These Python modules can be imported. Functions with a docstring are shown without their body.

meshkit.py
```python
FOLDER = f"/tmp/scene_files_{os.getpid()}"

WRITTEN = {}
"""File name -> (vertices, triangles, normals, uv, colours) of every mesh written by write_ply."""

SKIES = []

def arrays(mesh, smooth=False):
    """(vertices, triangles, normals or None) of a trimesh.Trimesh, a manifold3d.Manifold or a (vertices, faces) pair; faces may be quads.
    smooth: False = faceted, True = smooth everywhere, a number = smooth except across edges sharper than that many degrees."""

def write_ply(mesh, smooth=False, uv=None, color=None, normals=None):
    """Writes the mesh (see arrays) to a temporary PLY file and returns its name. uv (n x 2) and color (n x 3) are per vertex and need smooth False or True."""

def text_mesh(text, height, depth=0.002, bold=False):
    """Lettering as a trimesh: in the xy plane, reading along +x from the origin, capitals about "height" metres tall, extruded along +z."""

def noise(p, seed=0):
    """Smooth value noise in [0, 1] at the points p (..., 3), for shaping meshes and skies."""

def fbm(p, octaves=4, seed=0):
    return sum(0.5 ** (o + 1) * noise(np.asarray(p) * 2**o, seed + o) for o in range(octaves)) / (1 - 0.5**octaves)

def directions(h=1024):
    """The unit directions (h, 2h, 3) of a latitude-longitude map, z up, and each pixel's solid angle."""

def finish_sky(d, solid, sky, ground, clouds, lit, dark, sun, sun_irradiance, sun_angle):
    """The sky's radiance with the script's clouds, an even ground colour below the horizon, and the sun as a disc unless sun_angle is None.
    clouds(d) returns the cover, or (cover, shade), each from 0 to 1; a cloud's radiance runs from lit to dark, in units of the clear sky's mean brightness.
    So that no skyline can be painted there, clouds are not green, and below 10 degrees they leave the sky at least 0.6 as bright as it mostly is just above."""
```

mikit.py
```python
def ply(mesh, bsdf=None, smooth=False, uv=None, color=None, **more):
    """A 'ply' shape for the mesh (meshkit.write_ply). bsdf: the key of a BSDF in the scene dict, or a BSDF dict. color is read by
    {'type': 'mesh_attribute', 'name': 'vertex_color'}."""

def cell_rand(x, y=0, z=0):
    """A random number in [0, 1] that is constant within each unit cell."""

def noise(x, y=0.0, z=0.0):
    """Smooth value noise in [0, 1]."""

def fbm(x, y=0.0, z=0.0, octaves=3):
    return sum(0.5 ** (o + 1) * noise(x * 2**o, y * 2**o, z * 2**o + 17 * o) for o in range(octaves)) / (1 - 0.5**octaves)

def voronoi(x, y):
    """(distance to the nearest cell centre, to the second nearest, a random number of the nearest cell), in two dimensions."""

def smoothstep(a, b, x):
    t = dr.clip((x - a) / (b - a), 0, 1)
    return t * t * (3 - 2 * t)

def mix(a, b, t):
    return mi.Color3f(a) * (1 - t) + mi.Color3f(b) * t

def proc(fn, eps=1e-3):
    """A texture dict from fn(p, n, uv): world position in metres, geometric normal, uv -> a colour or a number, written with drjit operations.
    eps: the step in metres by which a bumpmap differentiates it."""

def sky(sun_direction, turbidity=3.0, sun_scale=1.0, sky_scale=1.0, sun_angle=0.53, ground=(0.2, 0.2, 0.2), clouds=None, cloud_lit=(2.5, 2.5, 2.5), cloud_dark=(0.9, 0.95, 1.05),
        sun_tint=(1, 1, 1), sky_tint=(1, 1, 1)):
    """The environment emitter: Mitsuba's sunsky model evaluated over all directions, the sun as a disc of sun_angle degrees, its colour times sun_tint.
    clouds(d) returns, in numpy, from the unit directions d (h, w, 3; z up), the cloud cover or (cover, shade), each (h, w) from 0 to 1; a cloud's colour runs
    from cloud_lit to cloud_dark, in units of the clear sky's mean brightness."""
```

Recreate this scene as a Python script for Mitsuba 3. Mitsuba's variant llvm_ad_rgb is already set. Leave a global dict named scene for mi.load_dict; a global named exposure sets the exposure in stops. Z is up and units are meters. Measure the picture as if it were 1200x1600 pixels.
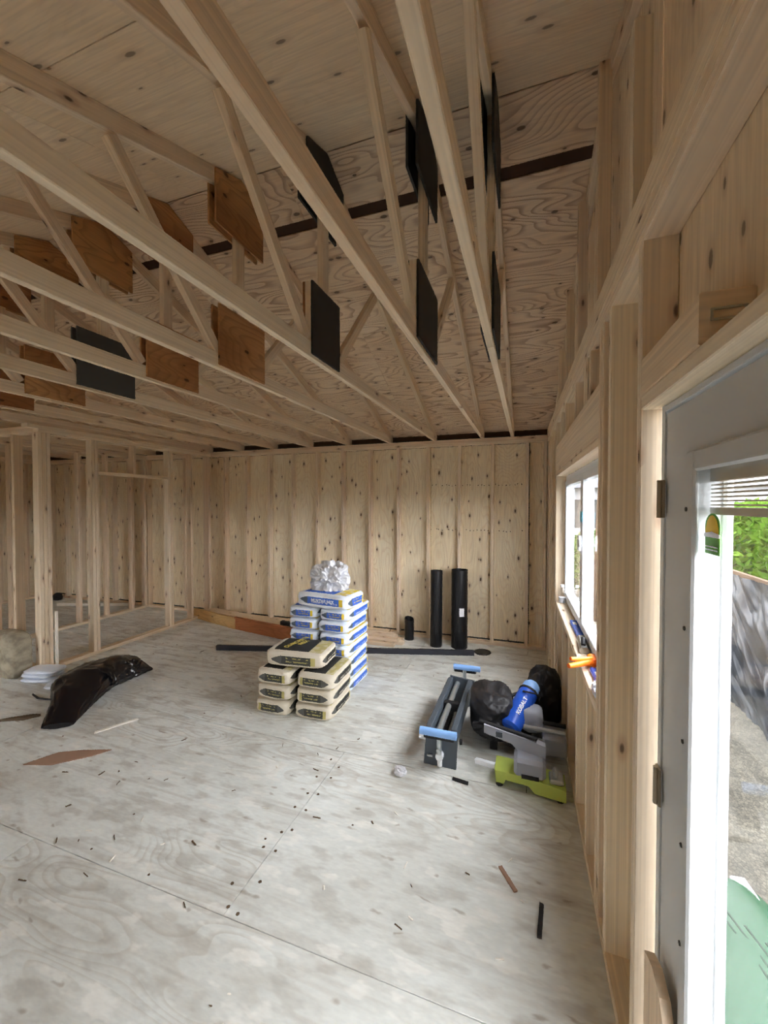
import math
import numpy as np
import trimesh
import drjit as dr
import mitsuba as mi
import meshkit
import mikit
from mikit import noise, fbm, voronoi, cell_rand, smoothstep, mix

T = mi.ScalarTransform4f
scene, labels = {}, {}

# ------------------------------------------------------------------ camera, sky, exposure
exposure = 6.2
YAW, PITCH = 0.3392, -0.0207
_f = [-math.sin(YAW) * math.cos(PITCH), math.cos(YAW) * math.cos(PITCH), math.sin(PITCH)]
EYE = [0.0, 0.0, 1.763]
scene['camera'] = {'type': 'perspective', 'fov': 2 * math.degrees(math.atan(600 / 639.9)), 'fov_axis': 'x', 'near_clip': 0.02, 'far_clip': 200.0,
                   'to_world': T().look_at(origin=EYE, target=[EYE[i] + _f[i] for i in range(3)], up=[0, 0, 1])}


def overcast(d):
    c = meshkit.fbm(d * 2.5, 4, seed=3)
    return np.ones(d.shape[:2]), np.clip((c - 0.3) * 1.2, 0, 1)


scene['sky'] = mikit.sky([0.5, 0.3, 0.8], turbidity=4.0, sun_scale=0.0, sky_scale=1.0, ground=(0.12, 0.12, 0.11), clouds=overcast,
                         cloud_lit=(2.4, 2.45, 2.55), cloud_dark=(1.8, 1.85, 1.95))

# ------------------------------------------------------------------ materials
def rgb(r, g, b):
    c = np.array([r, g, b]) / 255.0
    return [float(x) for x in np.where(c < 0.04045, c / 12.92, ((c + 0.055) / 1.055) ** 2.4)]


def flat(r, g, b):
    return {'type': 'rgb', 'value': rgb(r, g, b)}


def mat(name, tex, rough=0.6, spec=0.3, metal=0.0, bump=None, scale=0.002, **kw):
    b = {'type': 'principled', 'base_color': tex, 'roughness': rough, 'specular': spec, 'metallic': metal, **kw}
    if bump is not None:
        b = {'type': 'bumpmap', 'arbitrary': bump, 'scale': scale, 'bsdf': b}
    scene[name] = {'type': 'twosided', 'bsdf': b}
    return name


def C(*a):
    return mi.Color3f(*rgb(*a))


def piece(uv):
    i = dr.floor(uv.y / 10.0)
    return i, uv.x, uv.y - 10.0 * i


def lumber_fn(p, n, uv):
    i, a, c = piece(uv)
    s = cell_rand(i, 3) * 40.0
    tone = cell_rand(i, 5)
    hue = cell_rand(i, 7)
    grain = fbm(a * 1.6 + s, c * 130.0 + s, 0.0, 2)
    wide = noise(a * 0.9 + s, c * 22.0 + s)
    col = mix(C(230, 217, 194), C(219, 198, 169), smoothstep(0.2, 0.9, tone) * 0.7 + 0.3 * wide)
    col = mix(col, C(210, 182, 158), hue * 0.4)
    col = col * (0.83 + 0.30 * grain)
    d1, d2, w = voronoi(a * 3.2 + s, c * 8.0 + s)
    d = dr.sqrt(dr.square(d1))
    knot = (1 - smoothstep(0.03, 0.085, d)) * dr.select(w > 0.72, 1.0, 0.0)
    halo = (1 - smoothstep(0.08, 0.22, d)) * dr.select(w > 0.72, 0.35, 0.0)
    col = mix(col, C(150, 98, 58), halo)
    return mix(col, C(74, 46, 28), knot * 0.8)


def ply_fn(base, warm, line_col, lines, knots, patch=0.5):
    def fn(p, n, uv):
        i, a, c = piece(uv)
        s = cell_rand(i, 3) * 60.0
        h = fbm(a * 0.75 + s, c * 3.4 + s, 0.0, 3) + 0.03 * noise(a * 5.0, c * 22.0 + s)
        w = h * 22.0
        fr = w - dr.floor(w)
        line = smoothstep(0.45, 0.93, fr) * (1 - smoothstep(0.93, 1.0, fr))
        fine = fbm(a * 7.0 + s, c * 110.0 + s, 0.0, 2)
        big = fbm(a * 1.2 + s, c * 2.6 + s, 4.0, 2)
        col = mix(mi.Color3f(*base), mi.Color3f(*warm), smoothstep(0.3, 0.75, big) * patch + cell_rand(i, 5) * 0.3)
        col = col * (0.88 + 0.22 * fine)
        col = mix(col, mi.Color3f(*line_col), line * lines * (0.5 + 0.5 * noise(a * 2.0, c * 5.0, s)))
        d1, d2, wh = voronoi(a * 4.0 + s, c * 8.5 + s)
        r = 0.05 + 0.07 * cell_rand(dr.floor(wh * 997.0))
        k = (1 - smoothstep(r * 0.6, r, d1)) * dr.select(wh > 0.55, 1.0, 0.0)
        ring = (1 - smoothstep(r, r * 2.6, d1)) * dr.select(wh > 0.55, 0.35, 0.0)
        col = mix(col, C(140, 96, 60), ring * knots)
        return mix(col, C(66, 42, 26), k * knots)
    return fn


mat('m_lumber', mikit.proc(lumber_fn), 0.65, 0.25)
mat('m_ply_wall', mikit.proc(ply_fn(rgb(235, 224, 198), rgb(226, 207, 173), rgb(198, 168, 126), 0.35, 0.9)), 0.65, 0.25)
mat('m_ply_far', mikit.proc(ply_fn(rgb(229, 211, 186), rgb(218, 193, 163), rgb(148, 110, 78), 0.7, 0.75)), 0.65, 0.2)
mat('m_ply_near', mikit.proc(ply_fn(rgb(229, 213, 187), rgb(217, 195, 165), rgb(176, 146, 112), 0.12, 0.6)), 0.7, 0.2)
mat('m_gusset', mikit.proc(ply_fn(rgb(196, 152, 104), rgb(150, 102, 64), rgb(128, 86, 52), 0.5, 0.8, 0.75)), 0.6, 0.25)
mat('m_board_orange', mikit.proc(ply_fn(rgb(176, 112, 70), rgb(152, 92, 56), rgb(124, 74, 44), 0.4, 0.5)), 0.6, 0.25)
mat('m_dark_brown', flat(74, 56, 46), 0.9, 0.1)  # dark brown that makes the deck gap and the eave slit read dark
mat('m_board_yellow', mikit.proc(ply_fn(rgb(206, 172, 118), rgb(192, 152, 96), rgb(150, 110, 66), 0.4, 0.7)), 0.6, 0.25)


def floor_fn(p, n, uv):
    i, a, c = piece(uv)
    s = cell_rand(i, 3) * 60.0
    h = fbm(a * 0.8 + s, c * 3.2 + s, 0.0, 3) + 0.04 * noise(a * 4.0, c * 18.0 + s)
    w = h * 20.0
    fr = w - dr.floor(w)
    line = smoothstep(0.4, 0.9, fr) * (1 - smoothstep(0.9, 1.0, fr))
    dust = fbm(p.x * 1.6, p.y * 2.6, 3.0, 4)
    fine = fbm(p.x * 34.0, p.y * 90.0, 0.0, 3)
    scuff = fbm(p.x * 7.0 + 3.0, p.y * 17.0, 1.0, 4)
    streak = fbm(p.x * 1.5 + 9.0, p.y * 26.0, 2.0, 3)
    col = mix(C(222, 226, 222), C(204, 206, 200), smoothstep(0.35, 0.7, dust) * 0.8 + 0.25 * cell_rand(i, 5))
    col = mix(col, C(160, 149, 130), line * 0.3 * smoothstep(0.35, 0.6, noise(a * 0.9 + s, c * 1.7, 5.0)))
    col = mix(col, C(158, 153, 142), smoothstep(0.5, 0.78, scuff) * 0.42)
    col = mix(col, C(168, 162, 150), smoothstep(0.55, 0.8, streak) * 0.32)
    col = mix(col, C(232, 231, 224), smoothstep(0.62, 0.76, 1.0 - scuff) * 0.5)
    d1, d2, wh = voronoi(p.x * 4.0 + 0.8 * scuff, p.y * 8.0 + 0.5 * dust)
    spot = (1 - smoothstep(0.02, 0.05 + 0.08 * wh, d1)) * dr.select(wh > 0.62, 1.0, 0.0)
    col = mix(col, C(140, 128, 110), spot * 0.55)
    return col * (0.9 + 0.16 * fine)


mat('m_floor', mikit.proc(floor_fn), 0.62, 0.3)
mat('m_gap', flat(50, 40, 32), 0.9, 0.1)


def gravel_fn(p, n, uv):
    d1, d2, w = voronoi(p.x * 55.0, p.y * 40.0)
    big = fbm(p.x * 2.2, p.y * 4.0, 2.0, 4)
    straw = fbm(p.x * 12.0, p.y * 60.0, 1.0, 3)
    col = mix(C(68, 66, 60), C(106, 101, 90), 0.5 * w + 0.5 * straw)
    return col * (0.6 + 0.4 * smoothstep(0.0, 0.35, d2 - d1)) * (0.5 + 0.9 * big)


mat('m_gravel', mikit.proc(gravel_fn), 0.9, 0.1)
mat('m_white_paint', flat(190, 194, 196), 0.4, 0.4)
mat('m_vinyl', flat(214, 220, 226), 0.35, 0.4)
mat('m_blind', flat(166, 160, 146), 0.5, 0.3)
mat('m_steel', flat(170, 168, 162), 0.32, 0.5, 0.9)
mat('m_hinge', flat(150, 138, 120), 0.4, 0.5, 0.6)
mat('m_black_paint', flat(34, 36, 38), 0.55, 0.4)
mat('m_dark_grey', flat(70, 72, 72), 0.6, 0.35)
mat('m_black_plastic', flat(20, 21, 24), 0.38, 0.5)
mat('m_black_film', flat(14, 15, 20), 0.2, 0.6)
mat('m_strip', flat(52, 54, 62), 0.5, 0.4)
mat('m_tool_grey', flat(150, 154, 164), 0.45, 0.5)
mat('m_tool_dark', flat(66, 74, 82), 0.45, 0.5)
mat('m_tool_black', flat(24, 24, 26), 0.6, 0.4)
mat('m_fabric_black', flat(24, 24, 27), 0.5, 0.4)
mat('m_blue', flat(34, 84, 190), 0.35, 0.5)
mat('m_blue_pale', flat(130, 172, 226), 0.35, 0.5)
mat('m_lime', flat(178, 194, 92), 0.45, 0.4)
mat('m_orange', flat(240, 122, 30), 0.45, 0.4)
mat('m_silver', flat(198, 204, 208), 0.28, 0.5, 0.85)
mat('m_white_plastic', flat(232, 236, 240), 0.4, 0.4)
mat('m_clear_film', flat(214, 222, 234), 0.25, 0.6)
mat('m_foil', flat(206, 208, 212), 0.38, 0.6, 0.15)
mat('m_letter_white', flat(236, 240, 246), 0.5, 0.3)
mat('m_letter_gold', flat(206, 186, 96), 0.5, 0.3)
mat('m_letter_green', flat(4, 36, 20), 0.5, 0.3)
mat('m_yellow', flat(236, 200, 40), 0.5, 0.3)
mat('m_leaf_sticker', flat(96, 160, 60), 0.5, 0.3)
mat('m_teal', flat(60, 170, 200), 0.5, 0.3)
mat('m_scrap', flat(156, 126, 106), 0.8, 0.2)
mat('m_dark_scrap', flat(92, 78, 62), 0.8, 0.2)
mat('m_white_wood', flat(228, 224, 214), 0.7, 0.2)
mat('m_green_bag', flat(8, 58, 32), 0.4, 0.4)
mat('m_siding', flat(196, 200, 206), 0.7, 0.2)
mat('m_roofing', flat(96, 98, 104), 0.8, 0.2)
mat('m_bark', flat(96, 80, 66), 0.9, 0.1)
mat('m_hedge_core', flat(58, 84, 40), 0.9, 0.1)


def sack_fn(p, n, uv):
    f = fbm(p.x * 14.0, p.y * 14.0, p.z * 14.0, 4)
    return mix(C(170, 162, 142), C(138, 130, 112), smoothstep(0.3, 0.7, f))


mat('m_sack', mikit.proc(sack_fn), 0.85, 0.2)


def tarp_fn(p, n, uv):
    return mix(C(18, 22, 28), C(34, 40, 48), fbm(p.y * 6.0, p.z * 6.0, 0.0, 3))


def tarp_bump(p, n, uv):
    return fbm(p.y * 3.0 + p.z * 5.0, p.z * 9.0 - p.y * 6.0, 1.0, 3)


mat('m_tarp', mikit.proc(tarp_fn), 0.38, 0.3)


def leaf_fn(p, n, uv):
    return mix(C(54, 86, 26), C(98, 128, 48), noise(p.x * 9.0, p.y * 9.0, p.z * 9.0))


scene['m_leaf'] = {'type': 'principledthin', 'base_color': mikit.proc(leaf_fn), 'roughness': 0.6, 'diff_trans': 0.7, 'spec_trans': 0.0}
scene['m_glass'] = {'type': 'thindielectric', 'int_ior': 1.5}
scene['m_bottle'] = {'type': 'thindielectric', 'int_ior': 1.35}


def bag_fn(paper, band, tip, end, side_band):
    """Print of a cement bag: each face of the bag has its own range of uv (face number * 10 in u), both coordinates from -1 to 1 inside it."""
    def fn(p, n, uv):
        face = dr.floor((uv.x + 5.0) / 10.0)
        x, y = uv.x - 10.0 * face, uv.y
        dusty = fbm(p.x * 20.0, p.y * 20.0, p.z * 20.0, 3)
        col = mi.Color3f(*paper) * (0.9 + 0.16 * dusty)
        is_end = dr.select((face == 0) | (face == 1), 1.0, 0.0)
        is_side = dr.select((face == 2) | (face == 3), 1.0, 0.0)
        is_top = dr.select(face == 4, 1.0, 0.0)
        inside = lambda v, a, b: dr.select((v > a) & (v < b), 1.0, 0.0)
        # the short ends: an arrow-shaped badge, a coloured bar and a small end block
        bar = inside(x, -0.28, 0.44) * inside(y, -0.42, 0.34)
        arrow = inside(x, -0.62, -0.28) * dr.select(dr.abs(y + 0.04) < (x + 0.62) / 0.34 * 0.38 + 0.03, 1.0, 0.0)
        tail = inside(x, 0.44, 0.60) * inside(y, -0.42, 0.34)
        words = inside(x, -0.2, 0.38) * dr.maximum(inside(y, 0.08, 0.2), inside(y, -0.2, -0.08)) * dr.select(noise(x * 26.0, y * 5.0) > 0.45, 1.0, 0.0)
        col = mix(col, mi.Color3f(*band), bar * is_end)
        col = mix(col, mi.Color3f(*tip), arrow * is_end)
        col = mix(col, mi.Color3f(*end), tail * is_end)
        col = mix(col, mi.Color3f(*end) * 0.9, words * is_end * 0.75)
        # the long sides
        bar2 = inside(x, -0.36, 0.56) * inside(y, -0.34, 0.36)
        arrow2 = inside(x, -0.7, -0.36) * dr.select(dr.abs(y - 0.01) < (x + 0.7) / 0.34 * 0.35 + 0.03, 1.0, 0.0)
        tail2 = inside(x, 0.56, 0.74) * inside(y, -0.34, 0.36)
        words2 = inside(x, -0.28, 0.5) * inside(y, -0.22, -0.08) * dr.select(noise(x * 30.0, 3.0) > 0.4, 1.0, 0.0)
        col = mix(col, mi.Color3f(*side_band), bar2 * is_side)
        col = mix(col, mi.Color3f(*tip), arrow2 * is_side)
        col = mix(col, mi.Color3f(*end), tail2 * is_side)
        col = mix(col, mi.Color3f(*paper), words2 * is_side * 0.6)
        # the top
        bar3 = inside(x, -0.6, 0.34) * inside(y, -0.62, 0.86)
        tail3 = inside(x, 0.34, 0.86) * inside(y, -0.62, 0.86)
        streak = smoothstep(0.35, 0.6, noise(x * 4.0 + y * 3.0, y * 9.0 - x * 4.0))
        col = mix(col, mi.Color3f(*side_band), bar3 * is_top)
        return mix(col, mi.Color3f(*end), tail3 * is_top * (0.55 + 0.45 * streak))
    return fn


mat('m_bag_white', mikit.proc(bag_fn(rgb(222, 230, 240), rgb(58, 96, 186), rgb(86, 98, 112), rgb(214, 190, 66), rgb(66, 106, 196))), 0.5, 0.35)
mat('m_bag_tan', mikit.proc(bag_fn(rgb(204, 196, 178), rgb(62, 62, 58), rgb(84, 84, 80), rgb(172, 162, 104), rgb(44, 44, 42))), 0.6, 0.3)

# ------------------------------------------------------------------ helpers
RNG = np.random.default_rng(11)
_piece = [0]


def numbered(base):
    if base not in scene and base not in labels:
        return base
    k = 1
    while f'{base}_{k:03d}' in scene or f'{base}_{k:03d}' in labels:
        k += 1
    return f'{base}_{k:03d}'


def thing(name, label, cat, group=None, kind=None):
    key = numbered(name)
    labels[key] = {'label': label, 'category': cat}
    if group:
        labels[key]['group'] = group
    if kind:
        labels[key]['kind'] = kind
    return key


def struct(name, label):
    labels[name] = {'label': label, 'category': name.split('_')[0], 'kind': 'structure'}
    return name


def put(name, mesh, m, parent=None, smooth=False, uv=None, label=None, kind=None):
    key = numbered(parent + '__' + name) if parent else name
    scene[key] = mikit.ply(mesh, m, smooth=smooth, uv=uv)
    if label or kind:
        labels[key] = {**({'label': label} if label else {}), **({'kind': kind} if kind else {})}
    return key


def skew(v):
    """The right-hand wall is not quite square to the others."""
    v = np.array(v, float)
    v[:, 0] += 0.292 - 0.022 * (v[:, 1] - 1.5)
    return v


def beam(p0, p1, w, h, up=(0, 0, 1), ch=0.003, tf=None):
    """A straight length of wood: w across, h along 'up'; eased edges; uv runs along the length and around the girth, with a number per piece."""
    p0, p1, up = (np.array(x, float) for x in (p0, p1, up))
    L = np.linalg.norm(p1 - p0)
    a = (p1 - p0) / L
    s = np.cross(a, up)
    s /= np.linalg.norm(s)
    u = np.cross(s, a)
    ch = min(ch, 0.3 * min(w, h))
    x, y = w / 2, h / 2
    ring = np.array([(-x + ch, -y), (x - ch, -y), (x, -y + ch), (x, y - ch), (x - ch, y), (-x + ch, y), (-x, y - ch), (-x, -y + ch)])
    _piece[0] += 1
    base, off = _piece[0] * 10.0, RNG.uniform(0, 30)
    V, F, UV = [], [], []
    girth = 0.0
    for k in range(8):
        A, B = ring[k], ring[(k + 1) % 8]
        d = np.linalg.norm(B - A)
        n0 = len(V)
        for (q, g) in ((A, girth), (B, girth + d)):
            for e, t in ((p0, 0), (p1, L)):
                V.append(e + s * q[0] + u * q[1])
                UV.append((off + t, base + g))
        F += [(n0, n0 + 1, n0 + 3), (n0, n0 + 3, n0 + 2)]
        girth += d
    for e, t, flip in ((p0, 0, False), (p1, L, True)):
        n0 = len(V)
        for q in ring:
            V.append(e + s * q[0] + u * q[1])
            UV.append((off + 3 + q[0] * 0.2, base + 0.2 + q[1]))
        for k in range(1, 7):
            F.append((n0, n0 + k, n0 + k + 1) if flip else (n0, n0 + k + 1, n0 + k))
    V, F, UV = np.array(V), np.array(F), np.array(UV)
    vol = np.einsum('ij,ij->i', V[F[:, 0]] - V.mean(0), np.cross(V[F[:, 1]] - V[F[:, 0]], V[F[:, 2]] - V[F[:, 0]])).sum()
    if vol < 0:
        F = F[:, ::-1]
    if tf is not None:
        V = tf(V)
    return (V, F), UV


def wood(name, parent, p0, p1, w, h, up=(0, 0, 1), m='m_lumber', tf=None, ch=0.003, label=None):
    mesh, uv = beam(p0, p1, w, h, up, ch, tf)
    return put(name, mesh, m, parent, uv=uv, label=label)


def box(x0, x1, y0, y1, z0, z1, tf=None, ch=0.0):
    m = trimesh.creation.box(bounds=[[x0, y0, z0], [x1, y1, z1]])
    if ch > 0:
        import manifold3d as m3
        d = [min(ch, 0.45 * (b - a)) for a, b in ((x0, x1), (y0, y1), (z0, z1))]
        pts = []
        for ix in (0, 1):
            for iy in (0, 1):
                for iz in (0, 1):
                    c = np.array([(x0, x1)[ix], (y0, y1)[iy], (z0, z1)[iz]])
                    sg = np.array([1 - 2 * ix, 1 - 2 * iy, 1 - 2 * iz])
                    for k in range(3):
                        q = c + sg * np.array(d)
                        q[k] = c[k]
                        pts.append(q)
        m = trimesh.convex.convex_hull(np.array(pts))
    if tf is not None:
        m.vertices = tf(m.vertices)
    return m


def rodm(p0, p1, r, n=16, r2=None):
    p0, p1 = np.array(p0, float), np.array(p1, float)
    L = np.linalg.norm(p1 - p0)
    prof = [(0, 0), (r, 0), (r2 if r2 is not None else r, L), (0, L)]
    m = trimesh.creation.revolve(np.array(prof), sections=n)
    m.apply_transform(trimesh.geometry.align_vectors([0, 0, 1], (p1 - p0) / L))
    m.apply_translation(p0)
    return m


def join(*ms):
    return trimesh.util.concatenate(list(ms))


def moved(m, loc=(0, 0, 0), rz=0.0, rx=0.0, ry=0.0):
    m = m.copy()
    M = trimesh.transformations.euler_matrix(rx, ry, rz, 'sxyz')
    m.apply_transform(M)
    m.apply_translation(loc)
    return m


def lump(radii, seed, amp=0.2, freq=3.0, sub=4, power=2.0, ridge=False, flat_bottom=None):
    """A crumpled or stuffed soft body."""
    m = trimesh.creation.icosphere(subdivisions=sub)
    d = np.array(m.vertices)
    q = d / (np.abs(d) ** power).sum(1, keepdims=True) ** (1 / power)
    n = meshkit.fbm(d * freq + seed * 7.1, 4, seed)
    if ridge:
        n = 1 - 2 * np.abs(n - 0.5) * 1.6
    q = q * (1 + amp * (n - 0.5) * 2)[:, None] * np.array(radii)
    if flat_bottom is not None:
        q[:, 2] = np.maximum(q[:, 2], flat_bottom)
    m.vertices = q
    return m


def extrude(pts, depth):
    from shapely.geometry import Polygon
    return trimesh.creation.extrude_polygon(Polygon(pts), depth, engine='earcut')


# ------------------------------------------------------------------ the building: sizes
ZT = 2.574                      # top of the wall plates
YB, YF = 5.215, -0.815          # stud faces of the back and front wall
RIDGE_Y, RIDGE_Z, SLOPE = 2.2, 3.83, 0.375
XL, XR = -8.75, 0.40


def roof_z(y):
    return RIDGE_Z - SLOPE * abs(y - RIDGE_Y)


# floor: tongue-and-groove sheets on a dark base
fl = struct('floor', 'dusty plywood subfloor laid in staggered sheets')
put('base', box(XL - 0.1, XR, -1.0, 5.4, -0.2, -0.019), 'm_gap', fl)
row = 0
for y0 in np.arange(-2.27, 5.3, 1.22):
    ya, yb = max(y0 + 0.0015, -0.95), min(y0 + 1.2185, 5.33)
    shift = -1.22 if row % 2 == 1 else 0.0
    for x0 in np.arange(-9.76 + shift + 2.44 * 0, 1.0, 2.44):
        xa, xb = max(x0 + 0.0015, XL - 0.05), min(x0 + 2.4385, XR - 0.02)
        if xb - xa > 0.1 and yb - ya > 0.1:
            wood('plywood_sheet', fl, (xa, (ya + yb) / 2, -0.0095), (xb, (ya + yb) / 2, -0.0095), yb - ya, 0.019, m='m_floor', ch=0.002)
    row += 1
# screw heads along the joists
heads = []
for y0 in np.arange(-0.7, 5.2, 0.305):
    for x0 in np.arange(-8.6, 0.2, 0.406):
        if RNG.random() < 0.22:
            heads.append(moved(trimesh.creation.cylinder(0.006, 0.0016, sections=8), (x0 + RNG.normal(0, 0.02), y0 + RNG.normal(0, 0.03), 0.0008)))
for y0 in np.arange(1.42, 2.6, 0.15):
    for dx in (-0.035, 0.04):
        heads.append(moved(trimesh.creation.cylinder(0.008, 0.002, sections=8), (-1.22 + dx + RNG.normal(0, 0.012), y0 + RNG.normal(0, 0.02), 0.001)))
put('screw_heads', join(*heads), 'm_dark_scrap', fl, kind='stuff')


def stud(parent, x, y, z0, z1, wx, wy, tf=None, name='stud'):
    """A vertical 2x4: its section is wx by wy, its lower corner at (x, y)."""
    return wood(name, parent, (x + wx / 2, y + wy / 2, z0), (x + wx / 2, y + wy / 2, z1), wx, wy, up=(0, 1, 0), tf=tf)


S, D = 0.038, 0.089
# back wall
wb = struct('wall_back', 'back wall of vertical studs over knotty plywood sheathing')
wood('bottom_plate', wb, (XL, YB + D / 2, S / 2), (-4.86, YB + D / 2, S / 2), D, S)
wood('bottom_plate', wb, (-4.74, YB + D / 2, S / 2), (-1.9, YB + D / 2, S / 2), D, S)
wood('bottom_plate', wb, (-1.9, YB + D / 2, S / 2), (0.21, YB + D / 2, S / 2), D, S)
for k, z in enumerate((ZT - 1.5 * S, ZT - 0.5 * S)):
    xm = (-2.6, -4.4)[k]
    wood('top_plate', wb, (XL, YB + D / 2, z), (xm, YB + D / 2, z), D, S)
    wood('top_plate', wb, (xm, YB + D / 2, z), (0.21, YB + D / 2, z), D, S)
XS0 = -0.0356
for k in range(22):
    stud(wb, XS0 - 0.4064 * k, YB, S, ZT - 2 * S, S, D)
stud(wb, 0.165, YB, S, ZT - 2 * S, S, D)
xe = 0.005
k = 0
while xe > XL:
    xa = max(xe - 1.22, XL)
    wood('plywood_panel', wb, ((xa + xe) / 2, YB + D + 0.007, 0.055), ((xa + xe) / 2, YB + D + 0.007, 2.495), xe - xa - 0.003, 0.0125, up=(0, 1, 0), m='m_ply_wall')
    xe = xa
wood('plywood_panel', wb, (0.185, YB + D + 0.007, 0.0), (0.185, YB + D + 0.007, 2.56), 0.35, 0.0125, up=(0, 1, 0), m='m_ply_wall')
put('leak_block', box(XL - 0.02, 0.42, YB + D + 0.0145, YB + D + 0.0165, -0.3, 2.6), 'm_dark_grey', wb)  # sheet added to stop light leaking through the panel joints
wood('rim_strip', wb, (XL, YB + D + 0.03, 0.03), (0.3, YB + D + 0.03, 0.03), 0.03, 0.1)
put('eave_baffle', box(XL, XR, YB + D + 0.02, YB + D + 0.03, 2.48, 2.70), 'm_dark_brown', wb)
nails = []
for z0 in (2.0, 1.42):
    for x0 in np.arange(-1.2, -0.05, 0.045):
        if RNG.random() < 0.8:
            nails.append(moved(trimesh.creation.cylinder(0.007, 0.003, sections=8), (x0 + RNG.normal(0, 0.008), YB + D - 0.0005, z0 + RNG.normal(0, 0.006)), rx=math.pi / 2))
put('nail_rows', join(*nails), 'm_dark_scrap', wb, kind='stuff')

# right wall (inner stud face at local x = 0)
WY0, WY1, WZ0, WZ1 = 1.97, 4.04, 0.885, 2.01
wr = struct('wall_right', 'right wall of studs around the window and the glazed door')
rw = dict(tf=skew)
wood('bottom_plate', wr, (D / 2, 1.37, S / 2), (D / 2, 5.21, S / 2), D, S, **rw)
wood('bottom_plate', wr, (D / 2, -0.9, S / 2), (D / 2, 0.28, S / 2), D, S, **rw)
for k, z in enumerate((ZT - 1.5 * S, ZT - 0.5 * S)):
    ym = (2.9, 1.75)[k]
    wood('top_plate', wr, (D / 2, -0.9, z), (D / 2, ym, z), D, S, **rw)
    wood('top_plate', wr, (D / 2, ym, z), (D / 2, 5.21, z), D, S, **rw)
zs = ZT - 2 * S
for y in (1.335, 1.737, 1.875, 1.94 - 0.008, 4.04, 4.085, 4.45, 4.86, 5.165, -0.85, -0.45, -0.05, 0.245, 0.285):
    stud(wr, 0, y, S, zs, D, S, tf=skew)
for y in (2.2, 2.56, 2.97, 3.38, 3.78):
    stud(wr, 0, y, S, WZ0 - S, D, S, tf=skew, name='cripple_stud')
wood('rough_sill', wr, (D / 2, WY0, WZ0 - S / 2), (D / 2, WY1, WZ0 - S / 2), D, S, **rw)
wood('head_board', wr, (D / 2, WY0, WZ1 + S / 2), (D / 2, WY1, WZ1 + S / 2), D, S, **rw)
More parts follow.
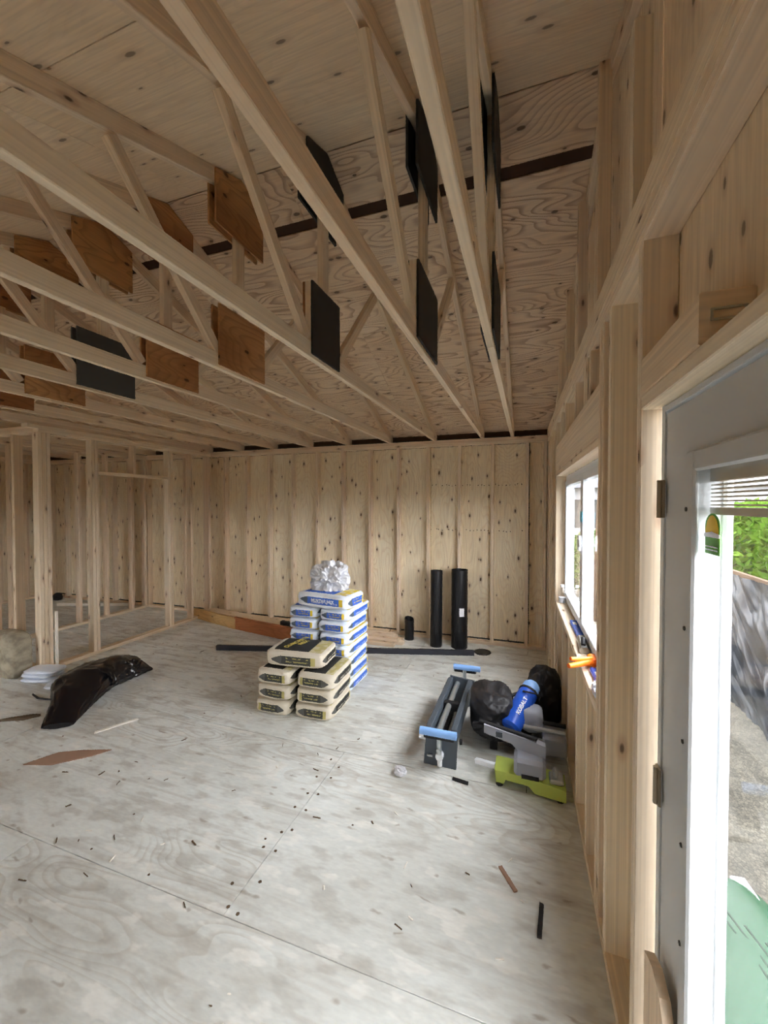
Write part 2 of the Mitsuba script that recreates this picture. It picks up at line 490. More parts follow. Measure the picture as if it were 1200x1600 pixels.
for d0 in (0.021, 0.068):
    wood('header', wr, (d0, WY0, WZ1 + S + 0.118), (d0, WY1, WZ1 + S + 0.118), S, 0.235, **rw)
for y in (2.2, 2.3, 2.75, 3.3, 3.6):
    stud(wr, 0.0, y, WZ1 + S + 0.236, zs, D, S if y != 2.3 else 0.12, tf=skew, name='cripple_stud')
# over the door
wood('door_head_board', wr, (D / 2, 0.30, 2.044), (D / 2, 1.33, 2.044), D, S, **rw)
wood('header_block', wr, (D / 2, 0.945, 2.115), (D / 2, 1.33, 2.115), D, 0.1, **rw)
fp = [box(0.018, 0.075, 0.9405, 0.944, z, z + 0.004) for z in (2.108, 2.128)] + [box(x, x + 0.004, 0.9405, 0.944, 2.108, 2.132) for x in (0.018, 0.071)]
fp = join(*fp)
fp.vertices = skew(fp.vertices)
put('staple_clip', fp, 'm_steel', wr)
# sheathing, in pieces around the openings
def rpanel(y0, y1, z0, z1, m='m_ply_wall'):
    wood('plywood_panel', wr, (D + 0.007, (y0 + y1) / 2, z0), (D + 0.007, (y0 + y1) / 2, z1), 0.0125, y1 - y0 - 0.003, up=(0, 1, 0), m=m, tf=skew)
for ya, yb, za, zb in ((4.05, 5.36, -0.3, 2.6), (1.365, WY0 - 0.005, -0.3, 2.6), (WY0 - 0.005, 4.05, -0.3, WZ0 - 0.005), (WY0 - 0.005, 4.05, WZ1 + 0.005, 2.6), (0.28, 1.365, 2.04, 2.6), (-0.95, 0.28, -0.3, 2.6)):
    put('leak_block', box(D + 0.0145, D + 0.0165, ya, yb, za, zb, tf=skew), 'm_dark_grey', wr)  # added sheets that keep daylight from leaking past the panels
rpanel(4.06, 5.32, 0.0, ZT - 0.01)
rpanel(WY0 - 0.02, 3.0, 0.0, WZ0 - 0.02)
rpanel(3.0, 4.06, 0.0, WZ0 - 0.02)
rpanel(WY0 - 0.02, 3.0, WZ1 + 0.03, ZT - 0.01)
rpanel(3.0, 4.06, WZ1 + 0.03, ZT - 0.01)
rpanel(1.36, WY0 - 0.02, 0.0, ZT - 0.01)
rpanel(0.28, 1.36, 2.06, ZT - 0.01, 'm_ply_near')
rpanel(-0.92, 0.28, 0.0, ZT - 0.01, 'm_ply_near')
# gable above: sheathing and studs
def rprism(pts, x0, x1):
    m = extrude([(y, z) for y, z in pts], x1 - x0)
    v = np.array(m.vertices)
    m.vertices = skew(np.stack([v[:, 2] + x0, v[:, 0], v[:, 1]], 1))
    if m.volume < 0:
        m.invert()
    return m


def panel_uv(m, ua, va):
    _piece[0] += 1
    m2 = trimesh.Trimesh(m.vertices[m.faces].reshape(-1, 3), np.arange(len(m.faces) * 3).reshape(-1, 3), process=False)
    v = np.array(m2.vertices)
    uv = np.stack([v[:, ua] + 20 + RNG.uniform(0, 10), _piece[0] * 10 + 4 + (v[:, va] - v[:, va].mean()) * 0.9], 1)
    return m2, uv


for ya, yb in ((-0.95, 0.28), (0.28, 1.5), (1.5, 2.72), (2.72, 3.94), (3.94, 5.35)):
    ys = sorted({ya + 0.0015, yb - 0.0015, *([RIDGE_Y] if ya < RIDGE_Y < yb else [])})
    m, uv = panel_uv(rprism([(ys[0], ZT)] + [(ys[-1], ZT)] + [(y, roof_z(y)) for y in ys[::-1]], D, D + 0.0125), 2, 1)
    put('gable_panel', m, 'm_ply_near', wr, uv=uv)
gt = thing('gable_truss', 'gable end truss standing on the right wall above the door and window', 'truss')
wood('bottom_chord', gt, (0.019, -0.9, ZT + D / 2), (0.019, 5.30, ZT + D / 2), S, D, **rw)
for sgn, ye in ((1, 5.30), (-1, -0.90)):
    wood('top_chord', gt, (0.069, RIDGE_Y, RIDGE_Z - 0.052), (0.069, ye, roof_z(ye) - 0.052), S, D, **rw)
for y in (-0.3, 0.3, 1.50, 2.1, 2.75, 3.35, 3.95):
    wood('gable_stud', gt, (D / 2 - 0.012, y, ZT + D), (D / 2 - 0.012, y, min(roof_z(y) - 0.06, 3.26 if y < 2 else 9)), D - 0.035, S, up=(0, 1, 0), **rw)

# ceiling: the underside of the roof deck, in sheets
ce = struct('ceiling', 'underside of the pitched roof deck in plywood sheets')
nrm = np.array([0, SLOPE, 1.0]) / math.hypot(1, SLOPE)


def deck(d0, d1, x0, x1, far, m, name='plywood_sheet', lift=0.0, th=0.0125):
    """A sheet between the distances d0 and d1 up the slope from the eave line (y = 5.30)."""
    cs = 1 / math.hypot(1, SLOPE)
    ys = [5.30 - d * cs for d in (d0, d1)]
    zs_ = [roof_z(y) for y in ys]
    if not far:
        ys = [2 * RIDGE_Y - y for y in ys]
    n = nrm if far else nrm * [1, -1, 1]
    c0 = np.array([x0, sum(ys) / 2, sum(zs_) / 2]) + n * (th / 2 + lift)
    c1 = c0 + [x1 - x0, 0, 0]
    wood(name, ce, c0, c1, abs(d1 - d0), th, up=n, m=m, ch=0.0015)


RL = (RIDGE_Y - 5.30) / -1 * math.hypot(1, SLOPE)
cuts = [(-0.45, 0.678), (0.682, 1.878), (1.882, 2.90), (2.975, RL - 0.003)]
for r, (a, b) in enumerate(cuts):
    xs = np.arange(-10.0 + (1.22 if r % 2 else 0), 1.0, 2.44)
    for x0 in xs:
        xa, xb = max(x0, -8.95) + 0.001, min(x0 + 2.44, 0.43) - 0.001
        if xb - xa > 0.05:
            deck(a, b, xa, xb, True, 'm_ply_far')
deck(2.86, 3.03, -8.95, 0.43, True, 'm_dark_brown', name='backing_strip', lift=0.0135, th=0.02)
for r, (a, b) in enumerate([(-0.45, 0.868), (0.872, 2.098), (2.102, RL - 0.003)]):
    xs = np.arange(-9.4 + (1.22 if r % 2 else 0), 1.0, 2.44)
    for x0 in xs:
        xa, xb = max(x0, -8.95) + 0.001, min(x0 + 2.44, 0.43) - 0.001
        if xb - xa > 0.05:
            deck(a, b, xa, xb, False, 'm_ply_near')
put('roofing', join(*[box(-9.0, 0.5, 0, 3.85, 0, 0.01, tf=lambda v, g=g: np.stack([v[:, 0], RIDGE_Y + g * v[:, 1], RIDGE_Z + 0.055 + v[:, 2] - SLOPE * v[:, 1]], 1)) for g in (1, -1)]), 'm_roofing', ce)

# roof trusses
GUS = {0: ('m_black_paint', 'm_black_paint'), 1: ('m_black_paint', 'm_black_paint'), 2: ('m_black_paint', 'm_black_paint'), 3: ('m_gusset', 'm_gusset'),
       4: ('m_gusset', 'm_gusset'), 5: ('m_dark_grey', 'm_gusset'), 6: ('m_gusset', 'm_gusset'), 7: ('m_gusset', 'm_gusset')}
TLAB = {0: 'roof truss nearest the right wall, its bottom chord almost overhead with thin splice plates',
        1: 'second roof truss from the right wall, with narrow black gusset plates',
        2: 'third roof truss from the right, with a wide black gusset on a brown block',
        3: 'fourth roof truss from the right wall, with orange-brown plywood gussets top and bottom',
        4: 'fifth roof truss from the right wall, with a pale knotty bottom gusset',
        5: 'sixth roof truss from the right wall, with a dark grey bottom gusset',
        6: 'seventh roof truss from the right wall, with a reddish bottom gusset above the left partition',
        7: 'eighth roof truss from the right wall, next to the top plate of the left partition'}
TX = {0: -0.21}
for k in range(1, 14):
    TX[k] = -0.5697 - 0.6091 * (k - 1)


def truss(k):
    x = TX[k] + S / 2
    t = thing('roof_truss', TLAB.get(k, 'roof truss over the framed rooms behind the left partition'), 'truss', 'roof trusses')
    wood('bottom_chord', t, (x, -0.90, ZT + D / 2), (x, 2.198, ZT + D / 2), S, D)
    wood('bottom_chord', t, (x, 2.202, ZT + D / 2), (x, 5.30, ZT + D / 2), S, D)
    a = math.atan(SLOPE)
    for sg in (1, -1):
        y0, y1 = RIDGE_Y + sg * 0.002, RIDGE_Y + sg * 3.5
        off = D / 2 / math.cos(a)
        wood('top_chord', t, (x, y0, roof_z(y0) - off), (x, y1, roof_z(y1) - off), S, D)
    wood('king_post', t, (x, RIDGE_Y, ZT + D), (x, RIDGE_Y, RIDGE_Z - 0.1), S, 0.075, up=(0, 1, 0))
    for sg in (1, -1):
        ya, yb = RIDGE_Y + sg * 0.20, RIDGE_Y + sg * 0.86
        wood('web', t, (x, ya, ZT + D + 0.01), (x, yb, roof_z(yb) - 0.11), S, 0.064)
    gb, gu = GUS.get(k, ('m_gusset', 'm_gusset'))
    lo = 1.97 + (0.02 if k % 2 else 0.05)
    hi, zt = lo + (0.44 if k != 2 else 0.34), 2.955 + 0.02 * (k % 3)
    thin = 0.0125
    for sd in (1, -1):
        xc = x + sd * (S / 2 + thin / 2 + 0.0005)
        wood('gusset', t, (xc, lo, (2.592 + zt) / 2), (xc, hi, (2.592 + zt) / 2), thin, zt - 2.592, m=gb if sd > 0 or k != 2 else 'm_gusset', ch=0.001)
        pts = [(1.97, 3.42), (2.42, 3.42), (2.42, roof_z(2.42) - 0.012), (2.2, roof_z(2.2) - 0.012), (1.97, roof_z(1.97) - 0.012)]
        m = extrude(pts, thin)
        v = np.array(m.vertices)
        m.vertices = np.stack([xc - thin / 2 + v[:, 2], v[:, 0], v[:, 1]], 1)
        if m.volume < 0:
            m.invert()
        m, uv = panel_uv(m, 1, 2)
        put('gusset', m, gu, t, uv=uv)
    if k in (1, 2):
        wood('gusset_block', t, (x, lo + 0.03, ZT + D), (x, lo + 0.03, zt), S, 0.06, up=(0, 1, 0), m='m_lumber', label='pale brown block between the gusset plates')


for k in range(14):
    truss(k)

# left partition with a doorway, running back from its corner post
PX = -4.75
wl = struct('wall_left', 'open stud partition with a doorway on the left of the room')
wood('bottom_plate', wl, (PX - D / 2, 2.80, S / 2), (PX - D / 2, YB - 0.001, S / 2), D, S)
wood('top_plate', wl, (PX - D / 2, 2.80, ZT - 1.5 * S), (PX - D / 2, YB - 0.001, ZT - 1.5 * S), D, S)
wood('top_plate', wl, (PX - D / 2, 2.70, ZT - 0.5 * S), (PX - D / 2, YB - 0.001, ZT - 0.5 * S), D, S)
for y in (2.79, 2.83, 2.87, 3.335, 3.377, 4.40, 4.442, 4.80, 5.16):
    stud(wl, PX - D, y, S, ZT - 2 * S, D, S)
wood('doorway_head', wl, (PX - D / 2, 3.415, 2.12), (PX - D / 2, 4.40, 2.12), D, S)
stud(wl, PX - D, 3.87, 2.14, ZT - 2 * S, D, S, name='cripple_stud')
wf = struct('wall_left_return', 'short stud partition running left from the corner post')
wood('bottom_plate', wf, (PX - D - 0.001, 2.85, S / 2), (XL, 2.85, S / 2), D, S)
wood('top_plate', wf, (PX - D - 0.001, 2.85, ZT - 1.5 * S), (XL, 2.85, ZT - 1.5 * S), D, S)
wood('top_plate', wf, (PX - D - 0.001, 2.85, ZT - 0.5 * S), (XL, 2.85, ZT - 0.5 * S), D, S)
for x in np.arange(-5.21, XL, -0.4064):
    stud(wf, x, 2.85 - D / 2, S, ZT - 2 * S, S, D)
wi = struct('wall_left_inner', 'second stud partition seen through the doorway')
wood('bottom_plate', wi, (-6.1 - D / 2, 2.9, S / 2), (-6.1 - D / 2, YB - 0.001, S / 2), D, S)
for q in (1.5, 0.5):
    wood('top_plate', wi, (-6.1 - D / 2, 2.9, ZT - q * S), (-6.1 - D / 2, YB - 0.001, ZT - q * S), D, S)
for y in (2.9, 3.27, 3.68, 4.09, 4.50, 4.92, 5.16):
    stud(wi, -6.1 - D, y, S, ZT - 2 * S, D, S)
we = struct('wall_far_left', 'far left outside wall of studs and sheathing')
wood('bottom_plate', we, (XL + D / 2, -0.8, S / 2), (XL + D / 2, YB, S / 2), D, S)
for q in (1.5, 0.5):
    wood('top_plate', we, (XL + D / 2, -0.8, ZT - q * S), (XL + D / 2, YB, ZT - q * S), D, S)
for y in np.arange(-0.8, YB - 0.05, 0.4064):
    stud(we, XL, y, S, ZT - 2 * S, D, S)
for y0 in np.arange(-0.95, 5.2, 1.26):
    wood('plywood_panel', we, (XL - 0.007, y0 + 0.63, 0), (XL - 0.007, y0 + 0.63, 2.56), 0.0125, 1.256, up=(0, 1, 0), m='m_ply_wall')
for ya, yb in ((-0.95, RIDGE_Y), (RIDGE_Y, 5.35)):
    m = extrude([(ya, ZT - 0.02), (yb, ZT - 0.02), (yb, roof_z(yb)), (ya, roof_z(ya))], 0.0125)
    v = np.array(m.vertices)
    m.vertices = np.stack([XL - 0.0135 + v[:, 2], v[:, 0], v[:, 1]], 1)
    if m.volume < 0:
        m.invert()
    m, uv = panel_uv(m, 2, 1)
    put('gable_panel', m, 'm_ply_near', we, uv=uv)
# front wall behind the camera, with an opening added to let light in
OX0, OX1, OZ = -5.6, -5.0, 2.1
wx = struct('wall_front', 'front wall behind the viewer with an opening added to let light in')
for a, b in ((XL, OX0), (OX1, 0.33)):
    wood('bottom_plate', wx, (a, YF - D / 2, S / 2), (b, YF - D / 2, S / 2), D, S)
    wood('plywood_panel', wx, ((a + b) / 2, YF - D - 0.007, 0), ((a + b) / 2, YF - D - 0.007, 2.56), b - a, 0.0125, up=(0, 1, 0), m='m_ply_wall')
    for x in np.arange(a, b - 0.05, 0.4064):
        stud(wx, x, YF - D, S, ZT - 2 * S, S, D)
    stud(wx, b - S, YF - D, S, ZT - 2 * S, S, D)
for q in (1.5, 0.5):
    wood('top_plate', wx, (XL, YF - D / 2, ZT - q * S), (0.33, YF - D / 2, ZT - q * S), D, S)
wood('header', wx, (OX0, YF - D / 2, OZ + 0.2), (OX1, YF - D / 2, OZ + 0.2), D, 0.39)
put('eave_baffle', box(XL, XR, YF - D - 0.03, YF - D - 0.02, 2.48, 2.70), 'm_black_paint', wx)

# ------------------------------------------------------------------ window in the right wall
w1 = struct('window_1', 'white vinyl window of two sashes in the right wall')
fx0, fx1, fw = 0.085, 0.135, 0.045


def wbox(name, y0, y1, z0, z1, x0=fx0, x1=fx1, m='m_vinyl', parent=w1, ch=0.004, label=None):
    return put(name, box(x0, x1, y0, y1, z0, z1, tf=skew, ch=ch), m, parent, label=label)


for args in (('frame', WY0, WY0 + fw, WZ0, WZ1), ('frame', WY1 - fw, WY1, WZ0, WZ1), ('frame', WY0 + fw, WY1 - fw, WZ0, WZ0 + fw), ('frame', WY0 + fw, WY1 - fw, WZ1 - fw, WZ1)):
    wbox(*args)
ym = (WY0 + WY1) / 2
for ya, yb in ((WY0 + fw, ym), (ym, WY1 - fw)):
    sf = 0.05
    for args in ((ya, ya + sf, WZ0 + fw, WZ1 - fw), (yb - sf, yb, WZ0 + fw, WZ1 - fw), (ya + sf, yb - sf, WZ0 + fw, WZ0 + fw + sf), (ya + sf, yb - sf, WZ1 - fw - sf, WZ1 - fw)):
        wbox('sash', args[0] + 0.001, args[1] - 0.001, args[2] + 0.001, args[3] - 0.001, fx0 - 0.012, fx1 - 0.01)
    V = skew(np.array([[0.11, ya + sf, WZ0 + fw + sf], [0.11, yb - sf, WZ0 + fw + sf], [0.11, yb - sf, WZ1 - fw - sf], [0.11, ya + sf, WZ1 - fw - sf]]))
    put('pane', (V, np.array([[0, 1, 2, 3]])), 'm_glass', w1)
for s in (-1, 1):
    h = join(moved(trimesh.creation.torus(0.022, 0.006, major_sections=16, minor_sections=8), (0.06, ym + s * 0.026, 1.50), ry=math.pi / 2),
             box(0.055, 0.075, ym + s * 0.026 - 0.008, ym + s * 0.026 + 0.008, 1.45, 1.55))
    h.vertices = skew(h.vertices)
    put('latch', h, 'm_white_plastic', w1, smooth=40)
    put('sticker', box(0.0715, 0.073, ym + s * 0.027 - 0.018, ym + s * 0.027 + 0.018, 1.64, 1.71, tf=skew), 'm_teal', w1, label='small teal sticker on the sash')

# ------------------------------------------------------------------ the door
d1 = struct('door_1', 'white outside door with a tall glazed light and a raised blind')
DX, DY0, DY1, DZ1 = 0.048, 0.335, 1.275, 2.0
LY0, LY1, LZ0, LZ1 = 0.52, 1.075, 0.16, 1.845
slab = [box(DX, DX + 0.044, DY0, LY0, 0.03, DZ1), box(DX, DX + 0.044, LY1, DY1, 0.03, DZ1), box(DX, DX + 0.044, LY0, LY1, 0.03, LZ0), box(DX, DX + 0.044, LY0, LY1, LZ1, DZ1)]
s_ = join(*slab)
s_.vertices = skew(s_.vertices)
put('slab', s_, 'm_white_paint', d1)
wbox('jamb', DY1 + 0.004, DY1 + 0.03, 0.0, DZ1 + 0.03, DX - 0.004, DX + 0.06, 'm_white_paint', d1, 0.002)
wbox('jamb', 0.304, DY0 - 0.004, 0.0, DZ1 + 0.03, DX - 0.004, DX + 0.06, 'm_white_paint', d1, 0.002)
wbox('jamb', 0.304, DY1 + 0.03, DZ1 + 0.006, DZ1 + 0.022, DX - 0.004, DX + 0.06, 'm_white_paint', d1, 0.002)
for x0, x1 in ((DX - 0.013, DX), (DX + 0.044, DX + 0.062)):
    for a in ((LY1 - 0.012, LY1 + 0.035, LZ0 - 0.03, LZ1 + 0.035), (LY0 - 0.035, LY0 + 0.012, LZ0 - 0.03, LZ1 + 0.035), (LY0 + 0.012, LY1 - 0.012, LZ1 - 0.012, LZ1 + 0.035), (LY0 + 0.012, LY1 - 0.012, LZ0 - 0.03, LZ0 + 0.012)):
        wbox('lite_frame', *a, x0, x1, 'm_white_paint', d1, 0.005)
for x in (DX + 0.012,):
    V = skew(np.array([[x, LY0, LZ0], [x, LY1, LZ0], [x, LY1, LZ1], [x, LY0, LZ1]]))
    put('pane', (V, np.array([[0, 1, 2, 3]])), 'm_glass', d1)
bl = put('blind', box(DX + 0.018, DX + 0.038, LY0 + 0.01, LY1 - 0.012, LZ1 - 0.035, LZ1 - 0.004, tf=skew), 'm_blind', d1)
for k in range(6):
    z = LZ1 - 0.041 - 0.0085 * k
    put('slat', box(DX + 0.019, DX + 0.037, LY0 + 0.012, LY1 - 0.014, z - 0.003, z, tf=skew), 'm_blind', bl)
put('bottom_rail', box(DX + 0.018, DX + 0.038, LY0 + 0.012, LY1 - 0.014, LZ1 - 0.105, LZ1 - 0.09, tf=skew), 'm_blind', bl)
for z in (1.775, 1.0, 0.27):
    hn = join(box(DX - 0.012, DX - 0.006, DY1 - 0.012, DY1 + 0.02, z - 0.05, z + 0.05), trimesh.creation.cylinder(0.007, 0.1, sections=12, transform=trimesh.transformations.translation_matrix([DX - 0.014, DY1 + 0.004, z])))
    hn.vertices = skew(hn.vertices)
    put('hinge', hn, 'm_hinge', d1, smooth=30, label='steel butt hinge')
screws = [moved(trimesh.creation.cylinder(0.005, 0.004, sections=8), (DX - 0.0135, LY1 + 0.022, z), ry=math.pi / 2) for z in (1.75, 1.48, 1.22, 0.98, 0.75, 0.5)]
s_ = join(*screws)
s_.vertices = skew(s_.vertices)
put('frame_screw', s_, 'm_dark_grey', d1, kind='stuff')
# sticker on the glass: an arch with a sun over a white ribbon and a green field
sx, sy, sz = DX + 0.0105, 1.03, 1.69
def sticker(pts, m, dx, parent=d1):
    q = extrude(pts, 0.0006)
    v = np.array(q.vertices)
    q.vertices = skew(np.stack([sx - dx + v[:, 2], sy - v[:, 0], sz + 0.55 * v[:, 1]], 1))
    return put('sticker', q, m, parent)
arch = [(0.034 * math.cos(t), 0.045 + 0.05 * math.sin(t)) for t in np.linspace(0, math.pi, 17)]
sticker([(0.034, -0.06)] + arch + [(-0.034, -0.06)], 'm_leaf_sticker', 0)
sticker([(0.03 * math.cos(t), 0.02 + 0.068 * math.sin(t)) for t in np.linspace(0, math.pi, 17)], 'm_yellow', 0.0008)
sticker([(-0.036, 0.004), (0.036, 0.004), (0.036, 0.018), (0.0, 0.026), (-0.036, 0.018)], 'm_letter_white', 0.0016)
sticker([(-0.028, -0.034), (0.028, -0.034), (0.028, -0.029), (-0.028, -0.029)], 'm_letter_white', 0.0016)
sticker([(-0.028, -0.046), (0.028, -0.046), (0.028, -0.041), (-0.028, -0.041)], 'm_letter_white', 0.0016)
th = thing('offcut_board', 'short pale board standing upright against the foot of the white door', 'board')
pts = [(1.11, 0.0), (1.262, 0.0), (1.262, 0.55), (1.20, 0.575), (1.14, 0.56), (1.11, 0.52)]
m, uv = panel_uv(rprism(pts, 0.008, 0.032), 2, 1)
put('body', m, 'm_lumber', th, uv=uv)

# ------------------------------------------------------------------ outside
gd = struct('ground_outside', 'gravel and soil outside the house')
def ground():
    xs, ys = np.linspace(-30, 30, 121), np.linspace(-30, 40, 141)
    X, Y = np.meshgrid(xs, ys)
    Z = -0.35 + 0.05 * (meshkit.fbm(np.stack([X * 1.3, Y * 1.3, 0 * X], -1), 4, 2) - 0.5)
    Z = np.where((X < 0.6) & (X > -9.5) & (Y > -1.2) & (Y < 5.7), -0.45, Z)
    n = len(xs)
    i, j = np.meshgrid(np.arange(len(ys) - 1), np.arange(n - 1), indexing='ij')
    q = np.stack([i * n + j, i * n + j + 1, (i + 1) * n + j + 1, (i + 1) * n + j], -1).reshape(-1, 4)
    return np.stack([X, Y, Z], -1).reshape(-1, 3), q
put('soil', ground(), 'm_gravel', gd, smooth=True)


def tarp_mesh(y0, y1, x, z0, z1):
    ny, nz = 320, 90
    Y, Z = np.meshgrid(np.linspace(y0, y1, ny), np.linspace(0, 1, nz))
    f = 1 - Z
    o = 0 * Y
    g = meshkit.fbm(np.stack([Y * 4 - Z * 5.0, Z * 2.0 + Y, o], -1), 3, 5)
    crease = 1 - np.abs(2 * g - 1) * 2.2
    slack = meshkit.fbm(np.stack([Y * 1.5, Z * 2.0, o + 4], -1), 3, 8) - 0.5
    X = x + 0.05 * crease * (0.5 + 0.5 * f) + 0.12 * slack
    top = z1 - 0.03 * np.abs(np.sin(Y * 1.6))
    ZZ = z0 + (top - z0) * Z
    i, j = np.meshgrid(np.arange(nz - 1), np.arange(ny - 1), indexing='ij')
    q = np.stack([i * ny + j, i * ny + j + 1, (i + 1) * ny + j + 1, (i + 1) * ny + j], -1).reshape(-1, 4)
    return np.stack([X, Y, ZZ], -1).reshape(-1, 3), q


tf_ = thing('tarp_fence', 'fence hung with creased black plastic sheeting outside the door', 'fence')
put('plastic_sheet', tarp_mesh(2.0, 7.2, 2.0, -0.38, 1.06), 'm_tarp', tf_, smooth=True)
for y in (2.05, 3.9, 5.6, 7.15):
    put('post', box(2.06, 2.13, y - 0.04, y + 0.04, -0.4, 1.1), 'm_bark', tf_)
put('rail', box(2.055, 2.10, 2.0, 7.2, 0.98, 1.05), 'm_bark', tf_)


def foliage(c, r, n, seed, size=0.06):
    g = np.random.default_rng(seed)
    d = g.normal(size=(n, 3))
    d /= np.linalg.norm(d, axis=1, keepdims=True)
    rad = 0.72 + 0.32 * meshkit.fbm(d * 2.4 + seed, 3, seed) + g.uniform(-0.12, 0.04, n)
    p = np.array(c) + d * rad[:, None] * np.array(r)
    a = g.normal(size=(n, 3))
    a /= np.linalg.norm(a, axis=1, keepdims=True)
    b = np.cross(a, g.normal(size=(n, 3)))
    b /= np.linalg.norm(b, axis=1, keepdims=True)
    s = size * g.uniform(0.6, 1.3, n)[:, None]
    V = np.stack([p - a * s, p + b * s * 0.45, p + a * s, p - b * s * 0.45], 1).reshape(-1, 3)
    return V, np.arange(4 * n).reshape(-1, 4)


def shrub(name, label, cat, c, r, n, seed, size=0.06):
    t = thing(name, label, cat)
    put('foliage', foliage(c, r, n, seed, size), 'm_leaf', t)
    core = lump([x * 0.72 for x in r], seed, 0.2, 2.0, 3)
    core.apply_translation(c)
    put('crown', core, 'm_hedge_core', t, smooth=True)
    put('stem', rodm((c[0], c[1], -0.4), (c[0], c[1], c[2]), 0.07, 8), 'm_bark', t)
    return t


shrub('hedge_bush', 'bright green leafy bush rising above the black plastic fence', 'bush', (2.9, 4.8, 1.1), (0.8, 1.1, 1.3), 9000, 4, 0.07)
shrub('hedge_bush', 'pale green bush at the left of the door glass behind the fence', 'bush', (3.1, 7.0, 0.9), (0.9, 1.2, 1.0), 7000, 5, 0.07)
shrub('hedge_bush', 'green bush seen through the far window sash', 'bush', (1.5, 9.6, 0.55), (0.9, 1.0, 0.7), 7000, 6, 0.08)
tr = thing('garden_tree', 'slim brown tree trunk outside the far window sash', 'tree')
put('trunk', rodm((1.15, 8.2, -0.4), (1.3, 8.3, 4.2), 0.07, 10, 0.04), 'm_bark', tr)
put('foliage', foliage((1.4, 8.5, 4.2), (1.5, 1.5, 1.0), 5000, 9, 0.09), 'm_leaf', tr)
hs = thing('neighbour_house', 'pale grey house standing behind the garden', 'house')
put('wall', box(-3.0, 9.0, 16.0, 22.0, -0.4, 2.3), 'm_siding', hs)
put('roof', rprism([(15.4, 2.3), (22.6, 2.3), (19.0, 4.4)], -3.5, 9.2), 'm_roofing', hs)
put('window', box(1.5, 2.7, 15.96, 16.0, 0.9, 1.9), 'm_dark_grey', hs)

# ------------------------------------------------------------------ bags of cement
def bag_mesh(L, W, H, seed, power=7.0, wr=0.02):
    """A filled paper bag, L along y, W along x, H along z, resting on z = 0. Faces: 0 front (-y), 1 back, 2 right (+x), 3 left, 4 top, 5 bottom."""
    n = 18
    g = np.linspace(-1, 1, n)
    A, B = np.meshgrid(g, g)
    one = np.ones_like(A)
    faces = [(A, -one, B), (-A, one, B), (one, A, B), (-one, -A, B), (A, B, one), (A, -B, -one)]
    V, UV, F = [], [], []
    i, j = np.meshgrid(np.arange(n - 1), np.arange(n - 1), indexing='ij')
    q = np.stack([i * n + j, i * n + j + 1, (i + 1) * n + j + 1, (i + 1) * n + j], -1).reshape(-1, 4)
    for k, (x, y, z) in enumerate(faces):
        c = np.stack([x, y, z], -1).reshape(-1, 3)
        c = np.sin(c * math.pi / 2 * 0.92) / math.sin(math.pi / 2 * 0.92)
        v = c / (np.abs(c) ** power).sum(1, keepdims=True) ** (1 / power)
        nz = meshkit.fbm(v * 2.2 + seed * 3.7, 4, seed)
        v = v * (1 + wr * 4 * (nz - 0.5))[:, None]
        pts = v * np.array([W / 2, L / 2, H / 2])
        bul = (1 - v[:, 0] ** 2).clip(0) * (1 - v[:, 1] ** 2).clip(0)
        pts[:, 2] += np.where(v[:, 2] > 0, 1, -0.3) * bul * H * 0.05
        V.append(pts + [0, 0, H / 2])
        UV.append(np.stack([A.ravel() + 10 * k, B.ravel()], 1))
        F.append(q + k * n * n)
    V, UV, F = np.vstack(V), np.vstack(UV), np.vstack(F)
    return V, F, UV


def bag(name, label, group, m, at, size, rz, seed, flip=False):
    V, F, UV = bag_mesh(*size, seed)
    c, s = math.cos(rz), math.sin(rz)
    V = np.stack([V[:, 0] * c - V[:, 1] * s, V[:, 0] * s + V[:, 1] * c, V[:, 2]], 1) + np.array(at)
    if flip:
        face = np.floor((UV[:, 0] + 5) / 10)
        UV[:, 0] = np.where(face < 2, face * 10 - (UV[:, 0] - face * 10), UV[:, 0])
    t = thing(name, label, 'cement bag', group)
    put('paper_sack', (V, F), m, t, smooth=True, uv=UV)
    return t


ORD = ['bottom', 'second', 'third', 'fourth', 'fifth', 'sixth', 'seventh']
h = 0.127
for k in range(3):
    bag('tan_cement_bag', f'tan cement bag with a dark arrow badge, {("lowest", "middle", "topmost")[k]} of the front left column', 'tan cement bags', 'm_bag_tan',
        (-2.015 + 0.012 * (k == 1) - 0.01 * (k == 0), 3.11, k * h), (0.47, 0.32, 0.117), RNG.normal(0.02, 0.02), 20 + k, flip=(k == 0))
for k in range(3):
    bag('tan_cement_bag', f'tan cement bag with a dark arrow badge, {("lowest", "middle", "topmost")[k]} of the front right column', 'tan cement bags', 'm_bag_tan',
        (-1.66 + 0.008 * k, 3.145, k * h), (0.47, 0.335, 0.117), 0.06 + RNG.normal(0, 0.02), 30 + k, flip=(k > 0))
tb = bag('tan_cement_bag', 'tan cement bag with black and gold top, lying crosswise on the tan stack', 'tan cement bags', 'm_bag_tan', (-1.87, 3.14, 3 * h + 0.004), (0.38, 0.53, 0.13), 0.10, 41)
def letters(text, height, origin, ex, ey, m, parent, bold=True, depth=0.0015):
    q = meshkit.text_mesh(text, height, depth, bold)
    v = np.array(q.vertices)
    ex, ey = np.array(ex, float), np.array(ey, float)
    ex /= np.linalg.norm(ex)
    ey -= ex * (ex @ ey)
    ey /= np.linalg.norm(ey)
    w = v[:, 0].max() - v[:, 0].min()
    q.vertices = np.array(origin) + np.outer(v[:, 0] - w / 2, ex) + np.outer(v[:, 1] - height / 2, ey) + np.outer(v[:, 2], np.cross(ex, ey))
    return put('lettering', q, m, parent)
def rot(rz, x, y):
    return (x * math.cos(rz) - y * math.sin(rz), x * math.sin(rz) + y * math.cos(rz))
ox, oy = rot(0.10, -0.04, 0.03)
zt_ = 3 * h + 0.004 + 0.13 + 0.012
